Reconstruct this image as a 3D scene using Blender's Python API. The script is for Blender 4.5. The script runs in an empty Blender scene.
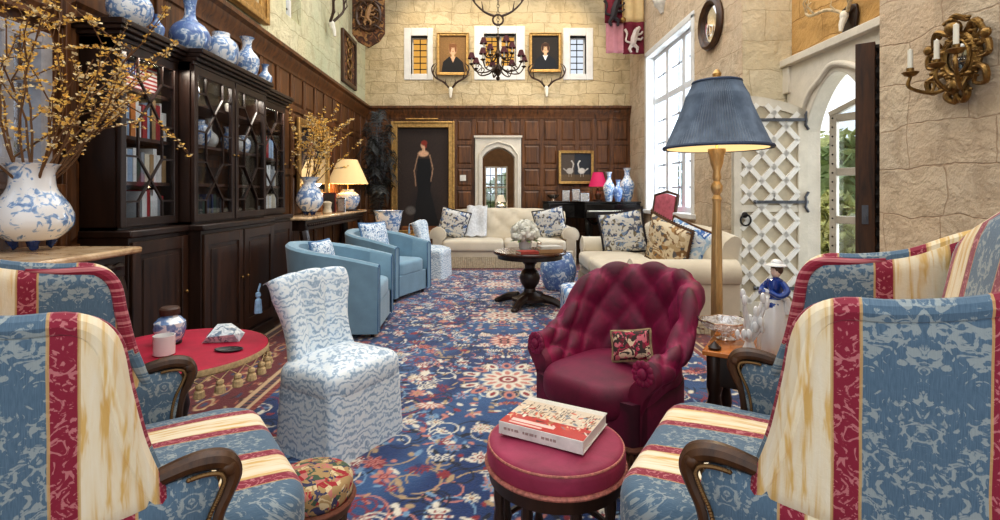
import bpy, math, random
import numpy as np
from mathutils import Vector, Matrix
R = math.radians
PI = math.pi
random.seed(7)
rng = np.random.default_rng(7)
SC = bpy.context.scene
COL = SC.collection
EYE = 1.25; F = 520.0; VX = 490.0; VY = 193.0
def at(px, py, Y):
    return Vector(((px - VX) / F * Y, Y, EYE - (py - VY) / F * Y))

# ------------------------------------------------------------------ materials
class NT:
    def __init__(s, name):
        s.m = bpy.data.materials.new(name); s.m.use_nodes = True
        s.t = s.m.node_tree; s.t.nodes.clear()
        s.out = s.t.nodes.new('ShaderNodeOutputMaterial')
    def n(s, typ, ins=None, **kw):
        nd = s.t.nodes.new('ShaderNode' + typ)
        for k, v in kw.items(): setattr(nd, k, v)
        for k, v in (ins or {}).items(): s.set(nd, k, v)
        return nd
    def set(s, nd, k, v):
        if hasattr(v, 'is_output') and v.is_output: s.t.links.new(v, nd.inputs[k])
        elif hasattr(v, 'outputs'): s.t.links.new(v.outputs[0], nd.inputs[k])
        else:
            if isinstance(v, tuple) and len(v) == 3 and nd.inputs[k].type == 'RGBA': v = (*v, 1)
            nd.inputs[k].default_value = v
    def math(s, op, a, b=0.0, c=None, clamp=False):
        d = {0: a, 1: b}
        if c is not None: d[2] = c
        nd = s.n('Math', d, operation=op); nd.use_clamp = clamp
        return nd.outputs[0]
    def mix(s, f, a, b, mode='MIX'):
        nd = s.t.nodes.new('ShaderNodeMix'); nd.data_type = 'RGBA'; nd.blend_type = mode
        s.set(nd, 0, f); s.set(nd, 6, a); s.set(nd, 7, b)
        return nd.outputs[2]
    def ramp(s, f, stops, interp='LINEAR'):
        nd = s.n('ValToRGB', {0: f}); cr = nd.color_ramp; cr.interpolation = interp
        while len(cr.elements) < len(stops): cr.elements.new(0.5)
        for e, (p, c) in zip(cr.elements, stops):
            e.position = p; e.color = (*c, 1) if len(c) == 3 else c
        return nd.outputs[0]
    def co(s, kind='Object', scale=(1, 1, 1), loc=(0, 0, 0), rot=(0, 0, 0)):
        tc = s.n('TexCoord'); mp = s.n('Mapping', {'Scale': scale, 'Location': loc, 'Rotation': rot})
        s.t.links.new(tc.outputs[kind], mp.inputs[0]); return mp.outputs[0]
    def noise(s, co, scale=5, detail=3, rough=.5, dist=0):
        return s.n('TexNoise', {'Vector': co, 'Scale': scale, 'Detail': detail, 'Roughness': rough, 'Distortion': dist}).outputs[0]
    def bump(s, h, strength=.3, dist=.01):
        return s.n('Bump', {'Height': h, 'Strength': strength, 'Distance': dist}).outputs[0]
    def bsdf(s, col, rough=.6, metal=0, normal=None, **kw):
        b = s.n('BsdfPrincipled', {'Base Color': col, 'Roughness': rough, 'Metallic': metal})
        if normal is not None: s.set(b, 'Normal', normal)
        for k, v in kw.items():
            s.set(b, k.replace('_', ' '), v)
        s.t.links.new(b.outputs[0], s.out.inputs[0]); return s.m

def srgb(r, g, b):
    f = lambda c: (c / 255 / 12.92) if c / 255 <= .04045 else ((c / 255 + .055) / 1.055) ** 2.4
    return (f(r), f(g), f(b))

_mc = {}
def plain(name, c, rough=.6, metal=0, var=.25, nscale=12, bump=.0, bscale=60, stretch=(1, 1, 1), **kw):
    """one colour with a little noise in it"""
    if name in _mc: return _mc[name]
    t = NT(name); co = t.co('Object', stretch)
    dk = tuple(x * (1 - var) for x in c); lt = tuple(min(1, x * (1 + var * .6)) for x in c)
    col = t.ramp(t.noise(co, nscale, 4, .6), [(.3, dk), (.7, lt)])
    nm = t.bump(t.noise(co, bscale, 3), bump, .01) if bump else None
    _mc[name] = t.bsdf(col, rough, metal, nm, **kw); return _mc[name]

def wood(name, c1, c2, rough=.35, axis='z', scale=1.0):
    if name in _mc: return _mc[name]
    t = NT(name); st = {'z': (9, 9, .9), 'x': (.9, 9, 9), 'y': (9, .9, 9)}[axis]
    co = t.co('Object', tuple(v * scale for v in st))
    g = t.noise(co, 2.2, 6, .62, .6); big = t.noise(t.co('Object', (1, 1, 1)), 1.7, 2)
    col = t.mix(t.math('MULTIPLY', big, .5), t.ramp(g, [(.32, c1), (.68, c2)]), c1)
    _mc[name] = t.bsdf(col, t.math('MULTIPLY_ADD', g, .2, rough - .05), 0, t.bump(g, .12, .004)); return _mc[name]

def stone(name, base, dark, lite, bw=.62, bh=.29, tint=None):
    t = NT(name)
    uv = t.co('UV'); nz = t.n('TexNoise', {'Vector': uv, 'Scale': 2.6, 'Detail': 3})
    off = t.n('VectorMath', {0: nz.outputs['Color'], 1: (.5, .5, .5)}, operation='SUBTRACT').outputs[0]
    off = t.n('VectorMath', {0: off, 'Scale': .16}, operation='SCALE').outputs[0]
    uvd = t.n('VectorMath', {0: uv, 1: off}, operation='ADD').outputs[0]
    br = t.n('TexBrick', {'Vector': uvd, 'Color1': base, 'Color2': lite, 'Mortar': dark, 'Scale': 1.0, 'Mortar Size': .006,
                          'Mortar Smooth': .6, 'Brick Width': bw, 'Row Height': bh, 'Bias': 0.0})
    br.offset = .43; br.squash = .7; br.squash_frequency = 3
    n1 = t.noise(uv, 1.1, 4, .6); n2 = t.noise(uv, 22, 5, .65); n3 = t.noise(uv, 5, 4, .6, .6)
    col = t.mix(t.ramp(n1, [(.35, (0, 0, 0)), (.65, (.8, .8, .8))]), br.outputs[0], tint or lite)
    col = t.mix(t.ramp(n3, [(.38, (.55, .55, .55)), (.5, (0, 0, 0))]), col, tuple(.72 * x for x in base))
    col = t.mix(t.math('MULTIPLY', br.outputs[1], .55), col, dark)
    h = t.math('ADD', t.math('MULTIPLY', n3, 1.1), t.math('MULTIPLY', n2, .6))
    h = t.math('SUBTRACT', h, t.math('MULTIPLY', br.outputs[1], .13))
    return t.bsdf(col, .9, 0, t.bump(h, .7, .035))

def porcelain(name, scale=14, blue=(.03, .09, .32), white=(.80, .82, .84), thr=.495, dens=.04):
    t = NT(name); co = t.co('Object')
    n = t.noise(co, scale, 3, .55, 1.6); n2 = t.noise(co, scale * .45, 2, .5, .6)
    k = t.math('ADD', t.math('MULTIPLY', n, .65), t.math('MULTIPLY', n2, .35))
    col = t.ramp(k, [(0, blue), (thr - dens - .06, tuple(.5 * (a + b) for a, b in zip(blue, (.25, .38, .6)))), (thr - .02, (.26, .40, .62)), (thr + .02, white)])
    return t.bsdf(col, .16, 0, None, Coat_Weight=.5)

def glassmat(name, tint=(.9, .95, 1), alpha=.12, rough=.03):
    t = NT(name)
    a = t.n('BsdfTransparent', {0: tint}); g = t.n('BsdfGlossy', {'Color': (1, 1, 1), 'Roughness': rough})
    mx = t.n('MixShader', {0: alpha}); t.t.links.new(a.outputs[0], mx.inputs[1]); t.t.links.new(g.outputs[0], mx.inputs[2])
    t.t.links.new(mx.outputs[0], t.out.inputs[0]); return t.m

def emit(name, col, s):
    t = NT(name); e = t.n('Emission', {0: col, 1: s}); t.t.links.new(e.outputs[0], t.out.inputs[0]); return t.m

def attr_mat(name, rough=.8, bump=0, bscale=80, gain=1.0, **kw):
    t = NT(name); a = t.n('Attribute', attribute_name='Col')
    c = a.outputs['Color']
    if gain != 1.0: c = t.mix(1.0, c, (gain, gain, gain), 'MULTIPLY')
    nm = t.bump(t.noise(t.co('Object'), bscale, 3), bump, .01) if bump else None
    return t.bsdf(c, rough, 0, nm, **kw)

# ------------------------------------------------------------------ mesh builder
def catmull(pts, n=8, closed=False):
    P = [Vector(p) if len(p) == 3 else Vector((p[0], p[1], 0)) for p in pts]; out = []
    m = len(P); segs = m if closed else m - 1
    for i in range(segs):
        if closed: a, b, c, d = P[(i - 1) % m], P[i], P[(i + 1) % m], P[(i + 2) % m]
        else: a, b, c, d = P[max(i - 1, 0)], P[i], P[i + 1], P[min(i + 2, m - 1)]
        for k in range(n):
            t = k / n
            out.append(.5 * ((2 * b) + (c - a) * t + (2 * a - 5 * b + 4 * c - d) * t * t + (3 * b - a - 3 * c + d) * t ** 3))
    if not closed: out.append(P[-1])
    return out

class MB:
    def __init__(s): s.v = []; s.f = []; s.uv = []; s.col = []
    def add(s, vs, fs, uvs=None):
        b = len(s.v); s.v += [tuple(v) for v in vs]; s.f += [tuple(b + i for i in f) for f in fs]
        s.uv += list(uvs) if uvs is not None else [(v[0] + v[1], v[2]) for v in vs]
        return s
    def box(s, x0, x1, y0, y1, z0, z1, M=None, uv=None):
        vs = [(x, y, z) for z in (z0, z1) for y in (y0, y1) for x in (x0, x1)]
        uvs = [uv(v) for v in vs] if uv else None
        if M: vs = [M @ Vector(v) for v in vs]
        return s.add(vs, [(0, 2, 3, 1), (4, 5, 7, 6), (0, 1, 5, 4), (2, 6, 7, 3), (0, 4, 6, 2), (1, 3, 7, 5)], uvs)
    def bar(s, a, b, w, d, up=(0, 0, 1)):
        a = Vector(a); b = Vector(b); z = (b - a); L = z.length; z.normalize(); u = Vector(up)
        if abs(z.dot(u)) > .98: u = Vector((0, 1, 0)) if abs(z.y) < .9 else Vector((1, 0, 0))
        x = u.cross(z).normalized(); y = z.cross(x)
        M = Matrix.Translation(a) @ Matrix((x, y, z)).transposed().to_4x4()
        return s.box(-w / 2, w / 2, -d / 2, d / 2, 0, L, M)
    def grid(s, P, cu=False, cv=False, uv=None, flip=False):
        nu = len(P); nv = len(P[0]); vs = [p for r in P for p in r]; fs = []
        for i in range(nu if cu else nu - 1):
            for j in range(nv if cv else nv - 1):
                a, b = i * nv + j, ((i + 1) % nu) * nv + j
                c, d = ((i + 1) % nu) * nv + (j + 1) % nv, i * nv + (j + 1) % nv
                fs.append((a, d, c, b) if flip else (a, b, c, d))
        return s.add(vs, fs, [q for r in uv for q in r] if uv else None)
    def lathe(s, prof, n=24, loc=(0, 0, 0), M=None, sx=1, sy=1, cap=True):
        P = [[Vector((r * math.cos(2 * PI * k / n) * sx, r * math.sin(2 * PI * k / n) * sy, z)) + Vector(loc) for k in range(n)] for r, z in prof]
        if M: P = [[M @ p for p in r] for r in P]
        b = len(s.v); s.grid(P, cv=True, flip=True)
        if cap:
            if prof[0][0] > 1e-4: s.f.append(tuple(b + k for k in reversed(range(n))))
            if prof[-1][0] > 1e-4: s.f.append(tuple(b + (len(prof) - 1) * n + k for k in range(n)))
        return s
    def tube(s, pts, r, n=8, closed=False, sq=1.0):
        P = [Vector(p) for p in pts]; m = len(P); rr = r if hasattr(r, '__len__') else [r] * m
        if len(rr) != m: rr = [rr[0] + (rr[-1] - rr[0]) * i / (m - 1) for i in range(m)] if len(rr) == 2 else list(np.interp(np.linspace(0, 1, m), np.linspace(0, 1, len(rr)), rr))
        rows = []; up = None
        for i in range(m):
            t = (P[(i + 1) % m] - P[(i - 1) % m]) if closed else (P[min(i + 1, m - 1)] - P[max(i - 1, 0)])
            t = t.normalized() if t.length > 1e-9 else Vector((0, 0, 1))
            if up is None: up = Vector((0, 0, 1)) if abs(t.z) < .9 else Vector((1, 0, 0))
            x = up.cross(t)
            if x.length < 1e-5: x = Vector((1, 0, 0)).cross(t)
            x.normalize(); y = t.cross(x).normalized(); up = y
            rows.append([P[i] + (x * math.cos(2 * PI * k / n) + y * math.sin(2 * PI * k / n) * sq) * rr[i] for k in range(n)])
        b = len(s.v); s.grid(rows, cu=closed, cv=True)
        if not closed:
            s.f.append(tuple(b + k for k in reversed(range(n)))); s.f.append(tuple(b + (m - 1) * n + k for k in range(n)))
        return s
    def ball(s, c, r, n=10, sz=(1, 1, 1), M=None):
        prof = [(math.sin(PI * i / n) * r if 0 < i < n else 0.0, -math.cos(PI * i / n) * r) for i in range(n + 1)]
        P = [[Vector((rr * math.cos(2 * PI * k / (n + 2)) * sz[0], rr * math.sin(2 * PI * k / (n + 2)) * sz[1], z * sz[2])) for k in range(n + 2)] for rr, z in prof]
        P = [[(M @ p if M else p) + Vector(c) for p in r_] for r_ in P]
        return s.grid(P, cv=True, flip=True)
    def prism(s, poly, h0, h1, M=None):
        n = len(poly); vs = [Vector((x, y, h0)) for x, y in poly] + [Vector((x, y, h1)) for x, y in poly]
        if M: vs = [M @ v for v in vs]
        return s.add(vs, [tuple(reversed(range(n))), tuple(range(n, 2 * n))] + [(i, (i + 1) % n, (i + 1) % n + n, i + n) for i in range(n)])
    def pillow(s, P, N, th, uv=None):
        """closed sheet: P[i][j] mid points, N[i][j] direction (or one vector), th[i][j] half thickness"""
        nu = len(P); nv = len(P[0]); g = lambda i, j: (N if isinstance(N, Vector) else N[i][j])
        A = [[P[i][j] + g(i, j) * th[i][j] for j in range(nv)] for i in range(nu)]
        B = [[P[i][j] - g(i, j) * th[i][j] for j in range(nv)] for i in range(nu)]
        b0 = len(s.v); s.grid(A, uv=uv); b1 = len(s.v); s.grid(B, uv=uv, flip=True)
        edge = [(i, 0) for i in range(nu)] + [(nu - 1, j) for j in range(1, nv)] + [(i, nv - 1) for i in range(nu - 2, -1, -1)] + [(0, j) for j in range(nv - 2, 0, -1)]
        for k in range(len(edge)):
            i, j = edge[k]; i2, j2 = edge[(k + 1) % len(edge)]
            s.f.append((b0 + i * nv + j, b1 + i * nv + j, b1 + i2 * nv + j2, b0 + i2 * nv + j2))
        return s
    def puff(s, out, z0, z1, r, crown=.0, rings=5, M=None):
        """cushion with rounded rims over a convex outline"""
        c = Vector((sum(p[0] for p in out) / len(out), sum(p[1] for p in out) / len(out))); n = len(out)
        mean = sum((Vector(p[:2]) - c).length for p in out) / n; prof = []
        for k in range(1, 4): prof.append((1 - r / mean - (1 - r / mean) * (1 - k / 3), z0))
        for k in range(rings + 1): a = PI / 2 * k / rings; prof.append((1 - r / mean * (1 - math.sin(a)), z0 + r * (1 - math.cos(a))))
        for k in range(rings + 1): a = PI / 2 * k / rings; prof.append((1 - r / mean * (1 - math.cos(a)), z1 - r * (1 - math.sin(a))))
        s0 = prof[-1][0]
        for k in range(1, 6): q = k / 6; prof.append((s0 * (1 - q), z1 + crown * (1 - (1 - q) ** 2)))
        rows = [[Vector((c.x + (p[0] - c.x) * f, c.y + (p[1] - c.y) * f, z)) for p in out] for f, z in prof]
        if M: rows = [[M @ p for p in r_] for r_ in rows]
        uvs = [[(p.y, p.x) for p in r_] for r_ in rows] if not M else None
        b = len(s.v); s.grid(rows, cv=True, flip=True, uv=uvs)
        s.f.append(tuple(b + k for k in reversed(range(n)))); s.f.append(tuple(b + (len(prof) - 1) * n + k for k in range(n)))
        return s
    def build(s, name, mat, parent=None, smooth=35, bevel=None, sub=0, col=None, bseg=2):
        me = bpy.data.meshes.new(name); me.from_pydata([tuple(v) for v in s.v], [], s.f); me.update()
        if s.uv and len(s.uv) == len(s.v):
            ul = me.uv_layers.new(name='UVMap'); li = np.zeros(len(me.loops), dtype=np.int32); me.loops.foreach_get('vertex_index', li)
            ul.data.foreach_set('uv', np.array(s.uv, dtype=np.float32)[li].ravel())
        if mat is not None: me.materials.append(mat)
        if smooth: me.shade_smooth(); me.set_sharp_from_angle(angle=R(smooth))
        o = bpy.data.objects.new(name, me); COL.objects.link(o)
        if parent is not None: o.parent = parent
        if bevel:
            b = o.modifiers.new('b', 'BEVEL'); b.width = bevel; b.segments = bseg; b.limit_method = 'ANGLE'; b.angle_limit = R(40); b.harden_normals = False
        if sub:
            m = o.modifiers.new('s', 'SUBSURF'); m.levels = m.render_levels = sub
        return o

def tag(o, label=None, cat=None, group=None, kind=None):
    if label: o['label'] = label
    if cat: o['category'] = cat
    if group: o['group'] = group
    if kind: o['kind'] = kind
    return o
def thing(name, label, cat, loc=(0, 0, 0), rz=0, group=None):
    o = bpy.data.objects.new(name, None); COL.objects.link(o); o.location = loc; o.rotation_euler = (0, 0, rz)
    return tag(o, label, cat, group)
def struct(o): o['kind'] = 'structure'; return o
def dup(root, loc, rz=None, label=None, group=None, scale=None):
    def cp(o, par):
        c = o.copy(); COL.objects.link(c)
        if par is not None: c.parent = par
        for ch in list(o.children): cp(ch, c)
        return c
    r = cp(root, None); r.location = loc
    if rz is not None: r.rotation_euler = (0, 0, rz)
    if scale: r.scale = scale
    if label: r['label'] = label
    if group: r['group'] = group
    return r
def rrect(w, d, r, n=5, cx=0, cy=0):
    out = []
    for (sx, sy, a0) in ((1, 1, 0), (-1, 1, 90), (-1, -1, 180), (1, -1, 270)):
        for k in range(n + 1):
            a = R(a0 + 90 * k / n); out.append((cx + sx * (w / 2 - r) + r * math.cos(a), cy + sy * (d / 2 - r) + r * math.sin(a)))
    dens = []
    for i in range(len(out)):
        a, b = Vector(out[i]), Vector(out[(i + 1) % len(out)]); m = max(1, int((b - a).length / .06))
        dens += [tuple(a.lerp(b, k / m)) for k in range(m)]
    return dens
def circ(r, n=32, cx=0, cy=0, sx=1, sy=1): return [(cx + r * sx * math.cos(2 * PI * k / n), cy + r * sy * math.sin(2 * PI * k / n)) for k in range(n)]
def resample(pts, n):
    P = [Vector(p) for p in pts]; d = [0]
    for a, b in zip(P, P[1:]): d.append(d[-1] + (b - a).length)
    out = []
    for k in range(n):
        t = d[-1] * k / (n - 1); i = 0
        while i < len(d) - 2 and d[i + 1] < t: i += 1
        q = (t - d[i]) / max(1e-9, d[i + 1] - d[i]); out.append(P[i].lerp(P[i + 1], min(1, q)))
    return out
def coons(B, T, L, Rr, nu, nv):
    """B,T along s (bottom, top); L,R along t. returns [s][t]"""
    B = resample(catmull(B, 8), nu); T = resample(catmull(T, 8), nu); L = resample(catmull(L, 8), nv); Q = resample(catmull(Rr, 8), nv)
    out = []
    for i in range(nu):
        s = i / (nu - 1); row = []
        for j in range(nv):
            t = j / (nv - 1)
            p = B[i] * (1 - t) + T[i] * t + L[j] * (1 - s) + Q[j] * s - (B[0] * (1 - s) * (1 - t) + B[-1] * s * (1 - t) + T[0] * (1 - s) * t + T[-1] * s * t)
            row.append(p)
        out.append(row)
    return out
def edge_th(nu, nv, th, r=.12, mn=.25):
    out = []
    for i in range(nu):
        row = []
        for j in range(nv):
            s = i / (nu - 1); t = j / (nv - 1); d = min(s, 1 - s, t, 1 - t) / r; d = min(1, d)
            row.append(th * (mn + (1 - mn) * math.sqrt(max(0, 1 - (1 - d) ** 2))))
        out.append(row)
    return out

# ------------------------------------------------------------------ painting into vertex colours
class Img:
    def __init__(s, w, h, c):
        s.w, s.h = w, h; s.a = np.zeros((h, w, 3)) + np.array(c)
        s.Y, s.X = np.mgrid[0:h, 0:w]; s.X = s.X / w; s.Y = 1 - s.Y / h; s.asp = w / h
    def put(s, m, c, a=1.0, sl=np.s_[:, :]): m = (m * a)[..., None]; s.a[sl] = s.a[sl] * (1 - m) + np.array(c) * m
    def win(s, x0, x1, y0, y1):
        c0, c1 = max(0, int(x0 * s.w)), min(s.w, int(x1 * s.w) + 2); r0, r1 = max(0, int((1 - y1) * s.h)), min(s.h, int((1 - y0) * s.h) + 2)
        return np.s_[r0:max(r1, r0), c0:max(c1, c0)]
    def ell(s, x, y, rx, ry, c, ang=0, soft=.15, a=1.0):
        r = max(rx, ry) * (1 + soft); sl = s.win(x - r / s.asp, x + r / s.asp, y - r, y + r)
        ca, sa = math.cos(ang), math.sin(ang); dx = (s.X[sl] - x) * s.asp; dy = s.Y[sl] - y
        u = (dx * ca + dy * sa) / rx; v = (-dx * sa + dy * ca) / ry
        s.put(np.clip((1 - np.sqrt(u * u + v * v)) / soft + .5, 0, 1), c, a, sl)
    def rect(s, x0, x1, y0, y1, c, a=1.0): s.put(((s.X >= x0) & (s.X <= x1) & (s.Y >= y0) & (s.Y <= y1)).astype(float), c, a)
    def poly(s, pts, c, a=1.0):
        m = np.zeros(s.X.shape, bool); n = len(pts)
        for i in range(n):
            x1, y1 = pts[i]; x2, y2 = pts[(i + 1) % n]
            if y1 == y2: continue
            m ^= ((y1 > s.Y) != (y2 > s.Y)) & (s.X < (x2 - x1) * (s.Y - y1) / (y2 - y1) + x1)
        s.put(m.astype(float), c, a)
    def line(s, pts, w, c, a=1.0):
        for (x1, y1), (x2, y2) in zip(pts, pts[1:]):
            ax, ay, bx, by = x1 * s.asp, y1, x2 * s.asp, y2; sl = s.win(min(x1, x2) - w / s.asp, max(x1, x2) + w / s.asp, min(y1, y2) - w, max(y1, y2) + w)
            X_, Y_ = s.X[sl], s.Y[sl]; dx, dy = bx - ax, by - ay; L = dx * dx + dy * dy + 1e-12
            t = np.clip(((X_ * s.asp - ax) * dx + (Y_ - ay) * dy) / L, 0, 1)
            d = np.hypot(X_ * s.asp - ax - t * dx, Y_ - ay - t * dy); s.put(np.clip((w - d) / (w * .5), 0, 1), c, a, sl)
    def grain(s, amt, cell=1):
        h, w = s.h // cell + 1, s.w // cell + 1; n = rng.normal(0, amt, (h, w))
        n = np.kron(n, np.ones((cell, cell)))[:s.h, :s.w]; s.a = np.clip(s.a * (1 + n[..., None]), 0, 1)
    def sample(s, u, v):
        x = np.clip((u * s.w).astype(int), 0, s.w - 1); y = np.clip(((1 - v) * s.h).astype(int), 0, s.h - 1); return s.a[y, x]

def grid_mesh(name, P, cols, mat, parent=None):
    """P (nu,nv,3) numpy, cols (nu,nv,3)"""
    nu, nv = P.shape[:2]; me = bpy.data.meshes.new(name)
    idx = np.arange(nu * nv).reshape(nu, nv)
    q = np.stack([idx[:-1, :-1], idx[1:, :-1], idx[1:, 1:], idx[:-1, 1:]], -1).reshape(-1, 4).astype(np.int32)
    me.vertices.add(nu * nv); me.vertices.foreach_set('co', P.reshape(-1).astype(np.float32))
    me.loops.add(q.size); me.loops.foreach_set('vertex_index', q.ravel())
    me.polygons.add(len(q)); me.polygons.foreach_set('loop_start', np.arange(0, q.size, 4, dtype=np.int32))
    me.update(calc_edges=True); me.validate()
    ca = me.color_attributes.new('Col', 'FLOAT_COLOR', 'POINT')
    ca.data.foreach_set('color', np.concatenate([cols.reshape(-1, 3), np.ones((nu * nv, 1))], 1).astype(np.float32).ravel())
    me.materials.append(mat); me.shade_smooth()
    o = bpy.data.objects.new(name, me); COL.objects.link(o)
    if parent is not None: o.parent = parent
    return o
def canvas(name, img, o, ux, uz, mat, parent=None, nx=120, nz=120):
    """flat painted sheet: origin o (bottom left), ux, uz edge vectors"""
    u, v = np.meshgrid(np.linspace(0, 1, nx), np.linspace(0, 1, nz), indexing='ij')
    P = np.array(o) + u[..., None] * np.array(ux) + v[..., None] * np.array(uz)
    return grid_mesh(name, P, img.sample(u, v), mat, parent)
# ------------------------------------------------------------------ shared materials
STONE_B = stone('stone_back', srgb(200, 178, 138), srgb(150, 128, 94), srgb(214, 196, 160), .52, .225, srgb(206, 190, 158))
STONE_L = stone('stone_left', srgb(208, 198, 160), srgb(170, 158, 124), srgb(216, 208, 176), .9, .36, srgb(188, 192, 158))
STONE_R = stone('stone_right', srgb(204, 178, 148), srgb(178, 150, 122), srgb(214, 192, 162), .60, .28, srgb(206, 190, 166))
STONE_O = stone('stone_ochre', srgb(196, 156, 96), srgb(150, 112, 64), srgb(212, 174, 116), .8, .34, srgb(188, 146, 86))
ASHLAR = stone('ashlar', srgb(216, 202, 170), srgb(188, 172, 142), srgb(224, 212, 186), .7, .32, srgb(208, 198, 172))
PALE = plain('pale_stone', srgb(214, 206, 192), .85, 0, .1, 6, .25, 40)
WHITE_ST = plain('white_stone', srgb(226, 224, 220), .8, 0, .08, 6, .2, 40)
W_PANEL = wood('panel_oak', srgb(58, 32, 14), srgb(132, 84, 42), .38)
W_DARK = wood('mahogany_dark', srgb(24, 13, 8), srgb(56, 32, 20), .3)
W_SHELF = wood('mahogany_shelf', srgb(50, 30, 20), srgb(92, 60, 42), .4, 'y')
W_OLD = wood('old_oak', srgb(36, 22, 14), srgb(104, 66, 38), .6)
W_MID = wood('carved_walnut', srgb(44, 26, 14), srgb(104, 68, 38), .35)
GOLD = plain('gilt', srgb(190, 152, 92), .38, .7, .35, 20, .35, 60)
GOLD_D = plain('old_gilt', srgb(146, 114, 66), .34, .85, .5, 24, .4, 70)
IRON = plain('iron', srgb(36, 32, 30), .5, .6)
GLASS = glassmat('clear_glass')
BLACK = plain('black_lacquer', srgb(14, 13, 14), .12, 0, .2)

def wall(name, axis, c, t, u0, u1, z0, z1, holes, mat, uo=0):
    us = sorted({u0, u1, *[h[0] for h in holes], *[h[1] for h in holes]}); zs = sorted({z0, z1, *[h[2] for h in holes], *[h[3] for h in holes]})
    m = MB()
    for a, b in zip(us, us[1:]):
        for p, q in zip(zs, zs[1:]):
            cu, cz = (a + b) / 2, (p + q) / 2
            if any(h[0] < cu < h[1] and h[2] < cz < h[3] for h in holes): continue
            lo, hi = min(c, c + t), max(c, c + t)
            if axis == 'x': m.box(lo, hi, a, b, p, q, uv=lambda v: (v[1] + uo + abs(v[0] - c) * .9, v[2] + .6 * abs(v[0] - c)))
            else: m.box(a, b, lo, hi, p, q, uv=lambda v: (v[0] + uo + abs(v[1] - c) * .9, v[2] + .6 * abs(v[1] - c)))
    return struct(m.build(name, mat, smooth=0))

def panels(name, M, us, zs, mat, st=.055, skip=None):
    m = MB()
    m.box(us[0], us[-1], 0, .035, zs[0], zs[-1], M)
    for u in us: 
        if u == us[0]: a, b = u, u + st / 2
        elif u == us[-1]: a, b = u - st / 2, u
        else: a, b = u - st / 2, u + st / 2
        m.box(a, b, -.022, 0, zs[0], zs[-1], M)
    for z in zs:
        if z == zs[0]: a, b = z, z + st / 2
        elif z == zs[-1]: a, b = z - st / 2, z
        else: a, b = z - st / 2, z + st / 2
        m.box(us[0], us[-1], -.02, 0, a, b, M)
    for a, b in zip(us, us[1:]):
        for p, q in zip(zs, zs[1:]):
            e = st / 2 + .015; f = e + .028
            if b - a < 2 * f + .02 or q - p < 2 * f + .02: continue
            vs = [(a + e, 0, p + e), (b - e, 0, p + e), (b - e, 0, q - e), (a + e, 0, q - e), (a + f, -.014, p + f), (b - f, -.014, p + f), (b - f, -.014, q - f), (a + f, -.014, q - f)]
            m.add([M @ Vector(v) for v in vs], [(4, 5, 6, 7), (0, 1, 5, 4), (1, 2, 6, 5), (2, 3, 7, 6), (3, 0, 4, 7)])
    return struct(m.build(name, mat, smooth=0, bevel=.004, bseg=1))

def moulding(name, M, L0, L1, prof, mat):
    """prof: (out, z) poly, out toward the room"""
    m = MB(); n = len(prof)
    vs = [M @ Vector((L0, -o, z)) for o, z in prof] + [M @ Vector((L1, -o, z)) for o, z in prof]
    m.add(vs, [tuple(range(n)), tuple(range(2 * n - 1, n - 1, -1))] + [(i, i + n, (i + 1) % n + n, (i + 1) % n) for i in range(n)])
    return struct(m.build(name, mat, smooth=30))

XL, XR, YB, ZT = -2.4, 2.69, 10.0, 6.0
ML = Matrix.Translation((XL, 0, 0)) @ Matrix.Rotation(R(90), 4, 'Z')
MBk = Matrix.Translation((0, YB, 0))
MR = Matrix.Translation((XR, 0, 0)) @ Matrix.Rotation(R(-90), 4, 'Z')

# floor
def mk_floor():
    t = NT('floor_boards'); uv = t.co('Object')
    br = t.n('TexBrick', {'Vector': t.co('Object', (1, 1, 1), rot=(0, 0, R(90))), 'Color1': srgb(52, 30, 18), 'Color2': srgb(74, 44, 26), 'Mortar': srgb(14, 8, 5), 'Scale': 1.0, 'Mortar Size': .004, 'Brick Width': 2.1, 'Row Height': .17})
    g = t.noise(t.co('Object', (14, 1.2, 1)), 2, 5, .6, .5)
    return t.bsdf(t.mix(t.ramp(g, [(.35, (0, 0, 0)), (.7, (.7, .7, .7))]), br.outputs[0], srgb(34, 20, 12)), .3, 0, t.bump(g, .1, .004))
m = MB().box(XL - .4, XR + .9, -.9, YB + .3, -.06, 0); struct(m.build('floor', mk_floor(), smooth=0))

# left wall : oak panelling below, stone above, one leaded window
wall('wall_left', 'x', XL, -.4, -.9, YB + .4, 2.9, ZT, [(6.12, 6.6, 3.36, 4.6)], STONE_L, .3)
LW = (1.3, 2.86, 1.36, 2.12)
wall('wall_left_lower', 'x', XL - .03, -.37, -.9, YB + .4, 0, 2.9, [LW], W_PANEL)
def left_panel(name, y0, y1, zs, n): panels(name, ML, list(np.linspace(y0, y1, n + 1)), zs, W_PANEL, .07)
left_panel('trim_1', LW[1] + .06, YB, [0, .16, .92, 1.5, 2.28, 2.75], 17)
left_panel('trim_2', -.9, LW[1] + .06, [2.18, 2.75], 6)
left_panel('trim_3', -.9, LW[1] + .06, [0, .16, .8, 1.3], 7)
left_panel('trim_4', -.9, LW[0] - .06, [1.3, 2.18], 4)
corn = [(0, 2.66), (.03, 2.68), (.035, 2.73), (.075, 2.79), (.085, 2.84), (.12, 2.87), (.12, 2.91), (0, 2.91)]
moulding('trim_5', ML, -.9, YB, corn, W_PANEL)
moulding('trim_6', MBk, XL, XR, corn, W_PANEL)
moulding('trim_7', ML, -.9, YB, [(0, 0), (.045, 0), (.045, .13), (.03, .17), (0, .19)], W_DARK)

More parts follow.
